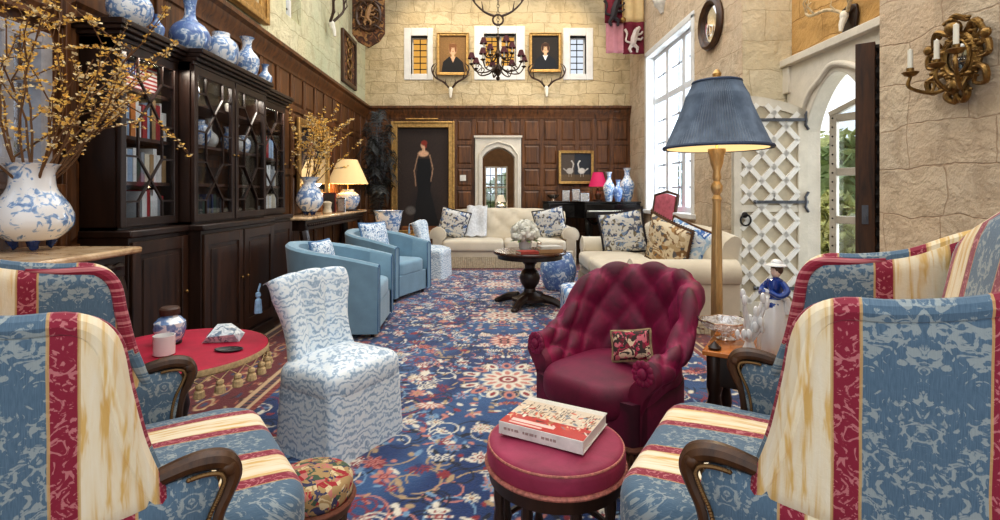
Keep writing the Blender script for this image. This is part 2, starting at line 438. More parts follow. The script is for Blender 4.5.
def window(name, axis, c, d, u0, u1, z0, z1, lights, transoms, mat, glass, leads=(3, 6), fw=.07, lead_mat=None, bar=.045, lw=.008):
    """stone or timber frame with mullions, one pane object per window, and a grid of glazing bars"""
    P = lambda u, w, z: (c + w, u, z) if axis == 'x' else (u, c + w, z)
    def bx(m, a, b, w0, w1, p, q):
        A = P(a, w0, p); B = P(b, w1, q); m.box(min(A[0], B[0]), max(A[0], B[0]), min(A[1], B[1]), max(A[1], B[1]), p, q)
    m = MB()
    bx(m, u0, u0 + fw, 0, d, z0, z1); bx(m, u1 - fw, u1, 0, d, z0, z1); bx(m, u0 + fw * .9, u1 - fw * .9, .002, d - .002, z0 + .001, z0 + fw) if d > 0 else bx(m, u0 + fw * .9, u1 - fw * .9, -.002, d + .002, z0 + .001, z0 + fw); bx(m, u0 + fw * .9, u1 - fw * .9, .002 if d > 0 else -.002, d - .002 if d > 0 else d + .002, z1 - fw, z1 - .001)
    W = (u1 - u0)
    for k in range(1, lights): u = u0 + W * k / lights; bx(m, u - bar / 2 - .01, u + bar / 2 + .01, d * .03, d * .97, z0 + .01, z1 - .01)
    for z in transoms: bx(m, u0 + .01, u1 - .01, d * .06, d * .94, z - bar / 2, z + bar / 2)
    o = struct(m.build(name, mat, smooth=0, bevel=.008, bseg=1))
    g = MB(); bx(g, u0 + fw / 2, u1 - fw / 2, d * .5, d * .5 + .006, z0 + fw / 2, z1 - fw / 2); g.build('pane', glass, o, smooth=0)
    l = MB(); n = leads[0] * lights
    for k in range(1, n):
        if k % leads[0]: u = u0 + W * k / n; bx(l, u - lw, u + lw, d * .5 - .012, d * .5 + .015, z0, z1)
    for k in range(1, leads[1]): z = z0 + (z1 - z0) * k / leads[1]; bx(l, u0, u1, d * .5 - .012, d * .5 + .015, z - lw, z + lw)
    if l.v: l.build('glazing_bars', lead_mat or IRON, o, smooth=0)
    return o
window('window_1', 'x', XL, -.12, LW[0], LW[1], LW[2], LW[3], 6, [1.86], plain('grey_paint', srgb(168, 166, 170), .6), GLASS, (1, 1), .07)
window('window_2', 'x', XL - .12, -.1, 6.12, 6.6, 3.36, 4.6, 1, [], WHITE_ST, GLASS, (2, 6), .04)

# back wall
B = lambda px: (px - VX) / 52.0
H = lambda py: EYE + (VY - py) / 52.0
DW = (B(482), B(515)); 
winA = (B(411), B(427.5), H(74), H(36)); winC = (B(484), B(516), H(66), H(34)); winE = (B(570), B(586), H(74), H(36))
wall('wall_back', 'y', YB, .4, XL - .4, XR + .6, 2.9, ZT, [winA, winC, winE], STONE_B)
wall('wall_back_lower', 'y', YB + .03, .37, XL - .4, XR + .6, 0, 2.9, [(B(475), B(521), 0, H(139))], W_PANEL)
panels('trim_8', MBk, [XL, -1.9, -1.4, -.95, B(455), B(474)], [0, .14, .45, .9, H(188.5), H(166.5), H(143), 2.69], W_PANEL, .07)
panels('trim_9', MBk, [B(474), B(490), B(507), B(522)], [H(137), 2.69], W_PANEL, .07)
panels('trim_10', MBk, [B(522), B(541.5), B(559), B(576.5), B(594), B(611), XR], [0, .14, .45, .9, H(188.5), H(166.5), H(143), 2.69], W_PANEL, .07)
# stone surround of the back doorway with a four-centred arch
def arch_frame(name, u0, u1, zt, a0, a1, zs, za, d0, d1, M, mat, z0=0):
    mid = (a0 + a1) / 2; w = (a1 - a0) / 2
    arc = [(a1, z0), (a1, zs)]
    for k in range(1, 13):
        q = k / 12; x = w * math.cos(q * PI / 2) ** .85 if k < 12 else 0
        arc.append((mid + x, zs + (za - zs) * (1 - (abs(x) / w) ** 1.7) ** .75))
    arc += [(2 * mid - x, z) for x, z in reversed(arc[:-1])]
    poly = [(u0, z0), (u0, zt), (u1, zt), (u1, z0)] + arc
    MM = M @ Matrix.Rotation(R(90), 4, 'X')      # local (x, z) -> plane, extrude along -y
    m = MB().prism(poly, d0, d1, MM)
    return m.build(name, mat, smooth=0, bevel=.012, bseg=2), arc
fr, arc = arch_frame('trim_11', B(475), B(521), H(138), B(482.5), B(514.5), H(158), H(147.5), -.3, .06, MBk, PALE); struct(fr)
m = MB()
m.tube([(x, YB - .07, z) for x, z in [(B(479.5), 0), (B(479.5), H(155)), (B(486), H(146)), (B(498), H(142)), (B(511), H(146)), (B(517.5), H(155)), (B(517.5), 0)]], .018, 6)
m.box(B(474), B(522), YB - .1, YB - .0, H(138), H(136)); struct(m.build('trim_12', PALE, smooth=30))

# passage beyond
PW = plain('passage_plaster', srgb(120, 92, 66), .8)
wall('wall_passage_left', 'x', -1.1, -.1, 10.4, 13.6, 0, 2.7, [], PW)
wall('wall_passage_right', 'x', 1.5, .1, 10.4, 13.6, 0, 2.7, [], PW)
wall('wall_passage_back', 'y', 13.6, .2, -1.2, 1.6, 0, 2.7, [(-.14, .46, .75, 1.95)], PW)
struct(MB().box(-1.2, 1.6, 10.4, 13.8, 2.7, 2.8).build('ceiling_passage', PW, smooth=0))
struct(MB().box(-1.2, 1.6, 10.3, 13.8, -.06, 0).build('floor_passage', W_MID, smooth=0))
window('window_3', 'y', 13.62, .08, -.14, .46, .75, 1.95, 2, [1.4], WHITE_ST, GLASS, (2, 5), .04)

# clerestory windows in the back wall with white surrounds
AMB = emit('lit_amber_glass', srgb(226, 170, 84), .9); WGL = emit('bright_sky_glass', srgb(214, 222, 232), 1.0)
def cler(i, w, so, gl):
    window('window_%d' % i, 'y', YB + .1, .1, w[0], w[1], w[2], w[3], 1 if w[1] - w[0] < .5 else 2, [], WHITE_ST if gl is not AMB else PALE, gl, (2, 6), .03)
    m = MB(); a, b, p, q = w; A, Bb, Pp, Qq = so
    m.box(A, a, YB - .02, YB + .2, Pp, Qq); m.box(b, Bb, YB - .02, YB + .2, Pp, Qq); m.box(a, b, YB - .02, YB + .2, q, Qq); m.box(a, b, YB - .02, YB + .2, Pp, p)
    struct(m.build('trim_%d' % (12 + i), WHITE_ST, smooth=0, bevel=.012))
cler(4, winA, (B(404), B(433), H(80), H(28)), AMB)
cler(5, winC, (B(474), B(525), H(80), H(26)), AMB)
cler(6, winE, (B(563), B(593), H(80), H(28)), WGL)

# right wall : far stretch with the tall window, recess with the garden doorway, near stretch
Y0, Y1 = 6.86, 8.97
YR0, YR1 = 3.59, 5.55; XA = 3.22
wall('wall_right', 'x', XR, .5, YR1, YB + .4, 0, ZT, [(Y0, Y1, .96, 3.6)], STONE_R, .1)
struct(MB().box(XR + .005, XA, YR1 - .003, YR1, 0, ZT, uv=lambda v: (v[0] * 1.0, v[2])).build('wall_recess_far', ASHLAR, smooth=0))
wall('wall_right_near', 'x', XR, .5, -.9, YR0, 0, ZT, [], STONE_R, .25)
wall('wall_recess', 'x', XA, .12, YR0 - .1, YR1 + .1, 0, ZT, [(4.15, 5.38, 0, 2.5)], STONE_O, .2)
MRa = Matrix.Translation((XA, 0, 0)) @ Matrix.Rotation(R(-90), 4, 'Z')
fr, arc = arch_frame('trim_20', -5.52, -4.02, 2.6, -5.2, -4.3, 1.86, 2.36, -.09, .07, MRa, PALE); struct(fr)
m = MB()
pts = catmull([(XA - .08, 5.27, 0), (XA - .08, 5.27, 1.0), (XA - .08, 5.27, 1.88), (XA - .08, 5.14, 2.2), (XA - .08, 4.95, 2.33), (XA - .08, 4.75, 2.43), (XA - .08, 4.4, 2.3), (XA - .08, 4.23, 2.1), (XA - .08, 4.23, 1.0), (XA - .08, 4.23, 0)], 5)
m.tube(pts, .03, 8); m.box(XA - .13, XA, 4.0, 5.56, 2.58, 2.66); m.box(XA - .1, XA, 5.44, 5.56, 2.3, 2.58)
struct(m.build('trim_21', PALE, smooth=30, bevel=.01))
wn = window('window_7', 'x', XR + .12, .16, Y0, Y1, .96, 3.6, 3, [2.8], plain('window_white', srgb(226, 228, 232), .5, 0, .05), GLASS, (2, 7), .09, plain('lead_grey', srgb(196, 200, 206), .6), .1, .016)
m = MB().box(XR - .06, XR + .3, Y0 - .06, Y1 + .06, .9, .97)
m.box(XR - .02, XR + .12, Y0 - .02, Y0 + .07, .97, 3.62); m.box(XR - .02, XR + .12, Y1 - .07, Y1 + .02, .97, 3.62); m.box(XR - .02, XR + .12, Y0 - .02, Y1 + .02, 3.56, 3.66)
struct(m.build('trim_22', WHITE_ST, smooth=0, bevel=.012))
moulding('trim_23', MR, -YB, -YR1, [(0, 0), (.04, 0), (.04, .13), (.03, .17), (0, .19)], PALE)

# dark braces of the roof truss springing from the walls near the back
for k, (xa, sg) in enumerate(((XL, 1), (XR, -1))):
    m = MB(); pts = catmull([(xa, 9.3, 3.6) if 0 else (xa + sg * .02, 9.3, 4.35), (xa + sg * .35, 9.3, 4.75), (xa + sg * .9, 9.3, 5.4), (xa + sg * 1.6, 9.3, 6.0)], 6)
    m.tube(pts, .085, 4); m.box(min(xa, xa + sg * .16), max(xa, xa + sg * .16), 9.2, 9.4, 4.2, 6.0)
    struct(m.build('beam_%d' % (k + 1), W_DARK, smooth=30))

# lattice door leaf (door_1), standing open to the left of the garden doorway
def lattice_door():
    o = bpy.data.objects.new('door_1', None); COL.objects.link(o); o.location = (3.17, 5.22, 0); o.rotation_euler = (0, 0, R(178)); o['kind'] = 'structure'
    WH = plain('door_white', srgb(214, 206, 190), .7, 0, .12, 8, .2, 50); GRY = plain('door_bars', srgb(232, 228, 220), .7, 0, .08, 9)
    W = .72; top = lambda x: 2.06 + .17 * math.sin(min(1, x / W + .02) * PI / 2) ** .8
    def strip(m, x0, x1, y0, y1, z0f, z1f, n=8):
        rows = []
        for k in range(n + 1):
            x = x0 + (x1 - x0) * k / n; rows.append([(x, y0, z0f(x)), (x, y0, z1f(x)), (x, y1, z1f(x)), (x, y1, z0f(x))])
        b = len(m.v); m.grid(rows, cv=True); m.f.append((b, b + 1, b + 2, b + 3)); m.f.append((b + n * 4 + 3, b + n * 4 + 2, b + n * 4 + 1, b + n * 4))
    m = MB(); strip(m, 0, W, -.012, .012, lambda x: .02, lambda x: top(x) - .01)
    m.build('panel', plain('door_field', srgb(198, 186, 162), .8, 0, .15), o, smooth=0)
    m = MB(); c = lambda v: (lambda x: v)
    strip(m, 0, .09, -.035, .035, c(.02), top); strip(m, W - .07, W, -.035, .035, c(.02), top)
    strip(m, .09, W - .07, -.035, .035, c(.02), c(.16)); strip(m, .0, W, -.035, .035, lambda x: top(x) - .09, top); strip(m, .09, W - .07, -.03, .03, c(1.06), c(1.13))
    m.build('frame', WH, o, smooth=0)
    m = MB(); x0, x1 = .09, W - .07; w = x1 - x0
    for side in (-1, 1):
        for k in range(-3, 14):
            for d in (1, -1):
                z0 = .16 + k * .27
                a = Vector((x0, z0)); b = Vector((x1, z0 + d * w * 1.12))
                # clip
                pts = []
                for q in np.linspace(0, 1, 40):
                    p = a.lerp(b, float(q))
                    if .14 < p.y < top(p.x) - .06: pts.append(p)
                if len(pts) > 2: m.bar((pts[0].x, side * .022, pts[0].y), (pts[-1].x, side * .022, pts[-1].y), .05, .03, (0, 1, 0))
    m.build('lattice', GRY, o, smooth=0)
    for z in (1.98, 1.16, .3):
        m = MB(); m.bar((.0, .045, z), (.5, .045, z), .03, .012, (0, 1, 0)); m.tube([(0, .05, z - .1), (.03, .05, z - .05), (.02, .05, z), (.03, .05, z + .05), (0, .05, z + .1)], .012, 6); m.ball((.52, .045, z), .02, 6)
        m.build('strap_hinge', plain('pewter', srgb(96, 98, 104), .45, .7), o)
    m = MB(); m.tube([(W - .1 + .05 * math.cos(a), .06, .98 + .055 * math.sin(a)) for a in np.linspace(0, 2 * PI, 20)[:-1]], .009, 6, True); m.lathe([(.03, 0), (.03, .01), (.012, .03)], 12, M=Matrix.Translation((W - .1, .035, 1.03)) @ Matrix.Rotation(R(-90), 4, 'X'))
    m.build('handle', IRON, o)
lattice_door()

# old oak leaf (door_2) seen edge on, hinged at the near jamb
def oak_door():
    o = bpy.data.objects.new('door_2', None); COL.objects.link(o); o['kind'] = 'structure'
    a = Vector((2.77, 3.84)); b = Vector((3.15, 4.30)); d = (b - a); L = d.length; o.location = (a.x, a.y, 0); o.rotation_euler = (0, 0, math.atan2(d.y, d.x))
    m = MB().box(0, L, -.06, .06, .02, 2.36)
    for k in range(5): m.box(.02 + k * L / 5, .0 + (k + 1) * L / 5, -.07, -.06, .05, 2.33)
    m.build('leaf', W_OLD, o, smooth=0, bevel=.008)
    m = MB()
    rr = random.Random(3)
    pts = [(.02 + .1 * (k % 2) * .3, -.075 - .02 * rr.random(), .05 + 2.28 * k / 46) for k in range(47)]
    m.tube(pts, [.026 + .012 * rr.random() for _ in pts], 7); m.build('draught_curtain', plain('black_felt', srgb(22, 16, 14), .95), o)
    m = MB(); m.box(-.006, 0, -.02, .02, 1.02, 1.16); m.box(-.03, .0, -.008, .008, 1.05, 1.08); m.build('lock_plate', plain('pewter', (.1, .1, .1)), o, smooth=0)
    m = MB(); m.tube([(.1 + .04 * math.cos(t), -.1, .9 + .05 * math.sin(t)) for t in np.linspace(0, 2 * PI, 16)[:-1]], .008, 6, True); m.build('handle', IRON, o)
oak_door()
# studded glazed outer leaf (door_3) half open beyond the doorway
def outer_door():
    o = bpy.data.objects.new('door_3', None); COL.objects.link(o); o['kind'] = 'structure'; o.location = (3.40, 5.19, 0); o.rotation_euler = (0, 0, R(-66))
    G = plain('weathered_oak', srgb(176, 168, 156), .8, 0, .15, 10, .2, 60)
    m = MB()
    W = .72
    for x in (0, .3, W - .08): m.box(x, x + .07, -.025, .025, .02, 2.25 if x > 0 else 2.05)
    for z in (.02, .95, 1.42, 1.95): m.box(.07, W - .08, -.025, .025, z, z + .075)
    m.bar((0, 0, 2.03), (W, 0, 2.3), .05, .07, (0, 1, 0)); m.build('frame', G, o, smooth=0, bevel=.006)
    m = MB().box(.05, W - .05, -.003, .003, .1, 2.1); m.build('pane', GLASS, o, smooth=0)
    m = MB()
    for x in (.035, .335, W - .045):
        for k in range(22): m.ball((x, -.028, .1 + k * .09), .009, 4)
    m.build('stud_rows', IRON, o)
outer_door()

# garden outside
gr = plain('garden_green', srgb(120, 140, 84), .95, 0, .35, 3); pv = plain('garden_path_stone', srgb(190, 184, 170), .9)
struct(MB().box(3.5, 30, -12, 34, -.25, -.12).build('ground_outside', gr, smooth=0))
struct(MB().box(-8, 3.5, 13.9, 34, -.25, -.12).build('ground_garden', gr, smooth=0))
struct(MB().box(3.5, 6.2, 2, 9, -.12, -.08).build('path_outside', pv, smooth=0))
LEAFC = plain('leaf_green', srgb(126, 146, 92), .7, 0, .4, 8); LEAFY = plain('leaf_yellow_green', srgb(184, 190, 130), .7, 0, .4, 8)
def bush(loc, r, h, mat, label, n=700, seed=1, name='garden_bush'):
    t = thing(name, label, 'bush', loc); q = random.Random(seed); m = MB()
    for k in range(n):
        a = q.random() * 2 * PI; z = q.random(); rr = r * math.sqrt(1 - (z * 1.6 - .6) ** 2 if abs(z * 1.6 - .6) < 1 else 0) * (.75 + .3 * q.random())
        c = Vector((rr * math.cos(a), rr * math.sin(a), .12 + z * h)); s = .09 + .09 * q.random()
        u = Vector((q.gauss(0, 1), q.gauss(0, 1), q.gauss(0, 1))).normalized() * s; w = u.cross(Vector((q.gauss(0, 1), q.gauss(0, 1), q.gauss(0, 1)))).normalized() * s * .5
        m.add([c - u, c + w, c + u, c - w], [(0, 1, 2, 3)])
    m.lathe([(r * .3, .05), (r * .75, h * .3), (r * .7, h * .6), (r * .3, h * .95), (0, h)], 12)
    m.build('foliage', mat, t, smooth=0)
    m = MB(); m.tube([(0, 0, 0), (.02, 0, h * .5)], [.05, .03], 6); m.build('stem', W_OLD, t); return t
bush((6.6, 9.6, -.12), 1.1, 2.2, LEAFC, 'large dark green bush seen through the garden doorway', seed=2)
bush((4.9, 7.4, -.12), .45, 1.2, LEAFY, 'small yellow-green bush low behind the glazed garden door', seed=3)
bush((9.6, 14.6, -.12), 1.7, 3.0, LEAFY, 'tall pale green bush farthest out beyond the garden doorway', seed=4)
bush((8.2, 20, -.12), 1.6, 2.6, LEAFC, 'green bush outside the tall mullioned window', seed=5)
bush((.9, 19, -.12), 1.3, 2.0, LEAFC, 'green bush outside the far passage window', seed=6)

# world and lights
def lights():
    w = bpy.data.worlds.new('world'); SC.world = w; w.use_nodes = True; t = w.node_tree; bg = t.nodes['Background']
    bg.inputs[0].default_value = (.93, .96, 1, 1); bg.inputs[1].default_value = 1.25
    def area(name, loc, rot, sx, sy, e, c=(1, 1, 1)):
        l = bpy.data.lights.new(name, 'AREA'); l.shape = 'RECTANGLE'; l.size = sx; l.size_y = sy; l.energy = e; l.color = c
        o = bpy.data.objects.new(name, l); COL.objects.link(o); o.location = loc; o.rotation_euler = rot; return o
    def spot(name, loc, tgt, e, ang, c, r=.1):
        l = bpy.data.lights.new(name, 'SPOT'); l.energy = e; l.spot_size = R(ang); l.spot_blend = .9; l.color = c; l.shadow_soft_size = r
        o = bpy.data.objects.new(name, l); COL.objects.link(o); o.location = loc
        o.rotation_euler = (Vector(tgt) - Vector(loc)).to_track_quat('-Z', 'Y').to_euler(); return o
    area('overhead_fill', (.2, 4.5, 5.95), (0, 0, 0), 3.5, 7.5, 150, (1, .96, .9))  # warm fill lamp added overhead; the room has no ceiling
    area('window_daylight', (3.5, 7.9, 2.3), (0, R(90), 0), 2.6, 2.1, 160, (.95, .98, 1))
    area('doorway_daylight', (3.9, 4.8, 1.3), (0, R(90), 0), 2.2, 1.0, 40, (.98, 1, .96))
    for x in (-1.4, -.7, .2, 1.1, 1.9): spot('end_wall_wash', (x, 8.7, 5.6), (x, 10, 3.9), 60, 70, (1, .82, .55), .15)  # warm spots added to light the end wall, no fittings modelled
    spot('panel_wash', (.8, 7.4, 5.0), (1.3, 10, 1.6), 120, 60, (1, .86, .66), .3)
    spot('recess_wash', (2.2, 4.0, 5.2), (3.2, 4.6, 3.0), 60, 75, (1, .75, .42), .2)
    spot('left_wash', (-.6, 5.2, 5.4), (-2.4, 5.6, 2.6), 110, 80, (1, .86, .62), .3)
lights()
cam = bpy.data.cameras.new('camera'); co_ = bpy.data.objects.new('camera', cam); COL.objects.link(co_); SC.camera = co_
co_.location = (0, 0, EYE); co_.rotation_euler = (R(90), 0, 0); cam.sensor_width = 36; cam.lens = 36 * F / 1000; cam.clip_start = .05; cam.clip_end = 200
cam.shift_x = (500 - VX) / 1000; cam.shift_y = -(260 - VY) / 1000
SC.view_settings.view_transform = 'Standard'; SC.view_settings.look = 'None'; SC.view_settings.exposure = .32; SC.view_settings.gamma = .9
SC.cycles.use_denoising = True; SC.cycles.max_bounces = 8; SC.cycles.sample_clamp_indirect = 4; SC.cycles.caustics_reflective = False; SC.cycles.caustics_refractive = False
# ------------------------------------------------------------------ striped damask
def stripe_mat():
    t = NT('striped_damask'); uv = t.co('UV'); sp = t.n('SeparateXYZ', {0: uv}); u = sp.outputs[0]; v = sp.outputs[1]
    wob = t.noise(uv, 3, 2); uu = t.math('FRACT', t.math('DIVIDE', t.math('ADD', u, t.math('MULTIPLY_ADD', wob, .012, -.006)), .44))
    loc = t.math('MULTIPLY', uu, .44)
    # blue field: mirrored damask leaves
    uc = t.math('ABSOLUTE', t.math('SUBTRACT', loc, .10))
    cv = t.n('CombineXYZ', {0: uc, 1: v, 2: 3.3}); n1 = t.noise(cv, 34, 3, .5, 2.4); n2 = t.noise(cv, 13, 2, .5, 1.4)
    dm = t.ramp(t.math('ADD', t.math('MULTIPLY', n1, .6), t.math('MULTIPLY', n2, .4)), [(.515, (0, 0, 0)), (.55, (1, 1, 1))])
    weave = t.noise(t.co('UV', (260, 18, 1)), 2, 2); 
    blue = t.mix(t.math('MULTIPLY', dm, .5), t.mix(weave, srgb(54, 82, 106), srgb(104, 130, 150)), srgb(190, 194, 186))
    # red: pale scroll
    a = t.math('SUBTRACT', t.math('ABSOLUTE', t.math('SUBTRACT', loc, .225)), 0) if 0 else None
    cr = t.math('ADD', t.math('FRACT', t.math('DIVIDE', t.math('ADD', loc, .215), .19)), 0)
    rn = t.noise(t.n('CombineXYZ', {0: loc, 1: v, 2: 0.0}), 34, 2, .5, 2.6)
    red = t.mix(t.math('MULTIPLY', t.ramp(rn, [(.55, (0, 0, 0)), (.6, (1, 1, 1))]), .55), srgb(138, 14, 50), srgb(220, 150, 150))
    # cream: ochre ikat streaks
    st = t.noise(t.co('UV', (42, 5, 1)), 1.0, 3, .6, .4)
    cream = t.ramp(st, [(.38, srgb(216, 178, 108)), (.50, srgb(232, 216, 184)), (.8, srgb(238, 230, 212))])
    def band(x): return t.math('GREATER_THAN', loc, x)
    col = t.mix(band(.20), blue, red); col = t.mix(band(.25), col, cream); col = t.mix(band(.39), col, red)
    # thin gold line at each stripe edge
    g = None
    for e in (.20, .25, .39, .4385):
        q = t.math('LESS_THAN', t.math('ABSOLUTE', t.math('SUBTRACT', loc, e)), .0028); g = q if g is None else t.math('MAXIMUM', g, q)
    col = t.mix(t.math('MULTIPLY', g, .8), col, srgb(196, 160, 104))
    h = t.math('ADD', t.math('MULTIPLY', weave, .5), t.math('MULTIPLY', n1, .8))
    return t.bsdf(col, .75, 0, t.bump(h, .25, .004), Sheen_Weight=.2)
STRIPE = stripe_mat()
NAIL = plain('antique_nail', srgb(120, 92, 58), .35, .8)

def wing_chair(label, loc, rz, seed=0):
    t = thing('wing_armchair', label, 'armchair', loc, rz, None)
    # seat cushion, stripes front to back (u across the width)
    m = MB(); out = rrect(.88, .76, .12, 5, .0, 0); out = [(x + .01, y) for x, y in out]
    m.puff(out, .30, .475, .055, .022)
    m.uv = [(p[1] * 1.22 + .10, p[0] + p[2]) for p in m.v]; m.build('seat', STRIPE, t)
    # inner back with camel top
    nu, nv = 26, 22
    P = coons([(-.30, -.40, .38), (-.30, .40, .38)], [(-.44, -.42, 1.10), (-.455, -.2, 1.19), (-.46, 0, 1.215), (-.455, .2, 1.19), (-.44, .42, 1.10)],
              [(-.30, -.40, .38), (-.44, -.42, 1.10)], [(-.30, .40, .38), (-.44, .42, 1.10)], nu, nv)
    th = edge_th(nu, nv, .065, .14, .35)
    m = MB().pillow(P, Vector((1, 0, .16)).normalized(), th, [[(p.y * 1.0 + .10, p.z) for p in r] for r in P]); m.build('backrest', STRIPE, t)
    for sg in (-1, 1):
        # wing panel
        fl = lambda x, z: sg * (.405 + .055 * max(0, z - .5) + .02 * max(0, x + .3))
        top = [(-.50, 1.14), (-.40, 1.10), (-.28, 1.045), (-.15, 1.02), (-.04, 1.015)]
        rt = [(.10, .575), (.075, .65), (.045, .74), (.025, .85), (.01, .95), (-.04, 1.015)]
        bt = [(-.46, .50), (-.25, .525), (-.05, .55), (.10, .575)]; lf = [(-.46, .50), (-.48, .8), (-.50, 1.14)]
        P = coons(bt, top, lf, rt, 24, 20); P = [[Vector((p.x, fl(p.x, p.y), p.y)) for p in r] for r in P]
        th = edge_th(24, 20, .034, .10, .4)
        m = MB(); m.pillow(P, Vector((0, 1, 0)), th)
        front = lambda z: np.interp(z, [.575, .65, .74, .85, .95, 1.02], [.10, .075, .045, .025, .01, -.04])
        b = len(m.uv) // 2; uvs = []
        for k, p in enumerate(m.v):
            s_ = .10 - p[0]; outer = (p[1] - fl(p[0], p[2])) * sg > 0
            uvs.append(((.40 - s_ * 1.06) if outer else (s_ - .085), p[2]))
        m.uv = uvs; w = m.build('wing', STRIPE, t)
        # rolled edge along top and front
        pts = [Vector((x, fl(x, z), z)) for x, z in [(v.x, v.y) for v in catmull([(-.50, 1.14), (-.40, 1.10), (-.28, 1.045), (-.15, 1.02), (-.05, 1.012), (.0, .965), (.02, .86), (.045, .74), (.075, .65), (.105, .58)], 5)]]
        m = MB(); m.tube([p + Vector((0, sg * .012, 0)) for p in pts], [.02, .022, .024, .026, .026, .027, .026, .023, .018], 10)
        m.uv = [(.40 - (.10 - p[0]) * 1.06, p[2]) for p in m.v]; m.build('rolled_edge', STRIPE, w)
        m = MB(); m.tube([p + Vector((.010, -sg * .012, -.002)) for p in pts[12:]], [.006, .018, .021, .022, .02, .014], 10); m.uv = [(.225 if p[2] > .72 else .16, p[2]) for p in m.v]; m.build('front_welt', STRIPE, w)
        # arm side below: outer and inner upholstery
        bt = [(-.46, .27), (-.1, .27), (.19, .27)]; tp = [(-.46, .52), (-.2, .55), (.02, .60), (.10, .625), (.19, .63)]
        rt = [(.19, .27), (.185, .40), (.20, .52), (.215, .585), (.19, .63)]
        P = coons(bt, tp, [(-.46, .27), (-.46, .52)], rt, 18, 12); P = [[Vector((p.x, sg * .42, p.y)) for p in r] for r in P]
        m = MB().pillow(P, Vector((0, 1, 0)), edge_th(18, 12, .03, .12, .5)); m.uv = [(.255 - p[0], p[2]) for p in m.v]; m.build('arm_panel', STRIPE, t)
        # show-wood arm rail and its nail heads
        rail = catmull([(-.02, .60), (.05, .628), (.12, .648), (.18, .655), (.225, .643), (.243, .61), (.232, .57), (.21, .52), (.20, .46), (.205, .40), (.225, .34), (.235, .30)], 5)
        pts = [Vector((v.x, sg * .425, v.y)) for v in rail]
        m = MB().tube(pts, [.012, .018, .021, .024, .024, .02, .017, .016, .016, .018, .02, .022], 10, sq=1.0)
        m.ball((.232, sg * .425, .628), .026, 8); a = m.build('arm_rail', W_MID, t)
        mm = {1: MB(), -1: MB()}
        for k in range(12, len(pts) - 1):
            for q in (0, .5):
                p = pts[k].lerp(pts[k + 1] if k + 1 < len(pts) else pts[k], q); tg = (pts[min(k + 1, len(pts) - 1)] - pts[k - 1]).normalized(); nrm = Vector((tg.z, 0, -tg.x))
                for s2 in (1, -1): mm[s2].ball(p + nrm * .023 + Vector((0, s2 * .026, 0)), .0058, 4)
        mm[1].build('nail_trim', NAIL, a); mm[-1].build('nail_trim', NAIL, a)
        m = MB().box(-.44, .27, sg * .42 - .022, sg * .42 + .022, .235, .30); m.build('seat_rail', W_MID, t, bevel=.008)
        m = MB().tube(catmull([(.23, sg * .40, .27), (.255, sg * .415, .20), (.24, sg * .40, .10), (.26, sg * .415, .03), (.28, sg * .42, .012)], 5), [.035, .034, .02, .015, .022], 8); m.build('leg', W_MID, t)
        m = MB().tube([(-.42, sg * .38, .27), (-.45, sg * .385, .12), (-.5, sg * .39, 0.0)], [.026, .02, .018], 8); m.build('leg', W_MID, t)
    m = MB().box(.255, .315, -.40, .40, .235, .30); m.box(-.46, -.42, -.4, .4, .235, .30); m.build('seat_rail', W_MID, t, bevel=.008)
    m = MB()   # outside back
    P = coons([(-.455, -.41, .28), (-.455, .41, .28)], [(-.515, -.43, 1.11), (-.53, 0, 1.2), (-.515, .43, 1.11)], [(-.455, -.41, .28), (-.515, -.43, 1.11)], [(-.455, .41, .28), (-.515, .43, 1.11)], 16, 12)
    m.pillow(P, Vector((1, 0, .07)).normalized(), edge_th(16, 12, .02), [[(p.y + .10, p.z) for p in r] for r in P]); m.build('back_cover', STRIPE, t)
    return t
wing_chair('striped blue, crimson and cream wing armchair beside the red oval velvet table', (-1.05, 1.43, 0), R(35.6)).scale = (1, 1, .975)
wing_chair('striped blue, crimson and cream wing armchair beside the side table with the porcelain figurine', (.895, 1.462, 0), R(148.5))

# ------------------------------------------------------------------ crimson velvet tufted tub chair
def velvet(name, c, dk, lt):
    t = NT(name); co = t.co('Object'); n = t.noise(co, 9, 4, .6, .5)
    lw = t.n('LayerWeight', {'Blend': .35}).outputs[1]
    col = t.mix(t.math('MULTIPLY', lw, .3), t.ramp(n, [(.3, dk), (.72, c)]), lt)  # sheen at glancing angles mixed into the base colour
    pt = t.n('NewGeometry').outputs['Pointiness']; col = t.mix(t.ramp(pt, [(.44, (.85, .85, .85)), (.5, (0, 0, 0))]), col, tuple(x * .25 for x in dk))  # shade in the creases painted into the colour by pointiness
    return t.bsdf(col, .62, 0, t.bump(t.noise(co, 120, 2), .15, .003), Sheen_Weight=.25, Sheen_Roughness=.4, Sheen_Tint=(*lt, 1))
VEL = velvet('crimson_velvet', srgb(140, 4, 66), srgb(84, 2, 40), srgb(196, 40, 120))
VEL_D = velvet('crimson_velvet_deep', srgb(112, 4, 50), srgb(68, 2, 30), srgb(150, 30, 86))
def u_path(Rr, xf, n, xb=-.05):
    """U plan: from the front of one arm round the back to the other; returns (point, outward normal, arc position)"""
    L = xf - xb; tot = 2 * L + PI * Rr; out = []
    for k in range(n):
        s = tot * k / (n - 1)
        if s < L: p = (xf - s, -Rr); q = (0, -1)
        elif s > L + PI * Rr: p = (xb + (s - L - PI * Rr), Rr); q = (0, 1)
        else: a = -PI / 2 - (s - L) / Rr; p = (xb + Rr * math.cos(a), Rr * math.sin(a)); q = (math.cos(a), math.sin(a))
        out.append((Vector((p[0], p[1], 0)), Vector((q[0], q[1], 0)), s - tot / 2))
    return out, tot
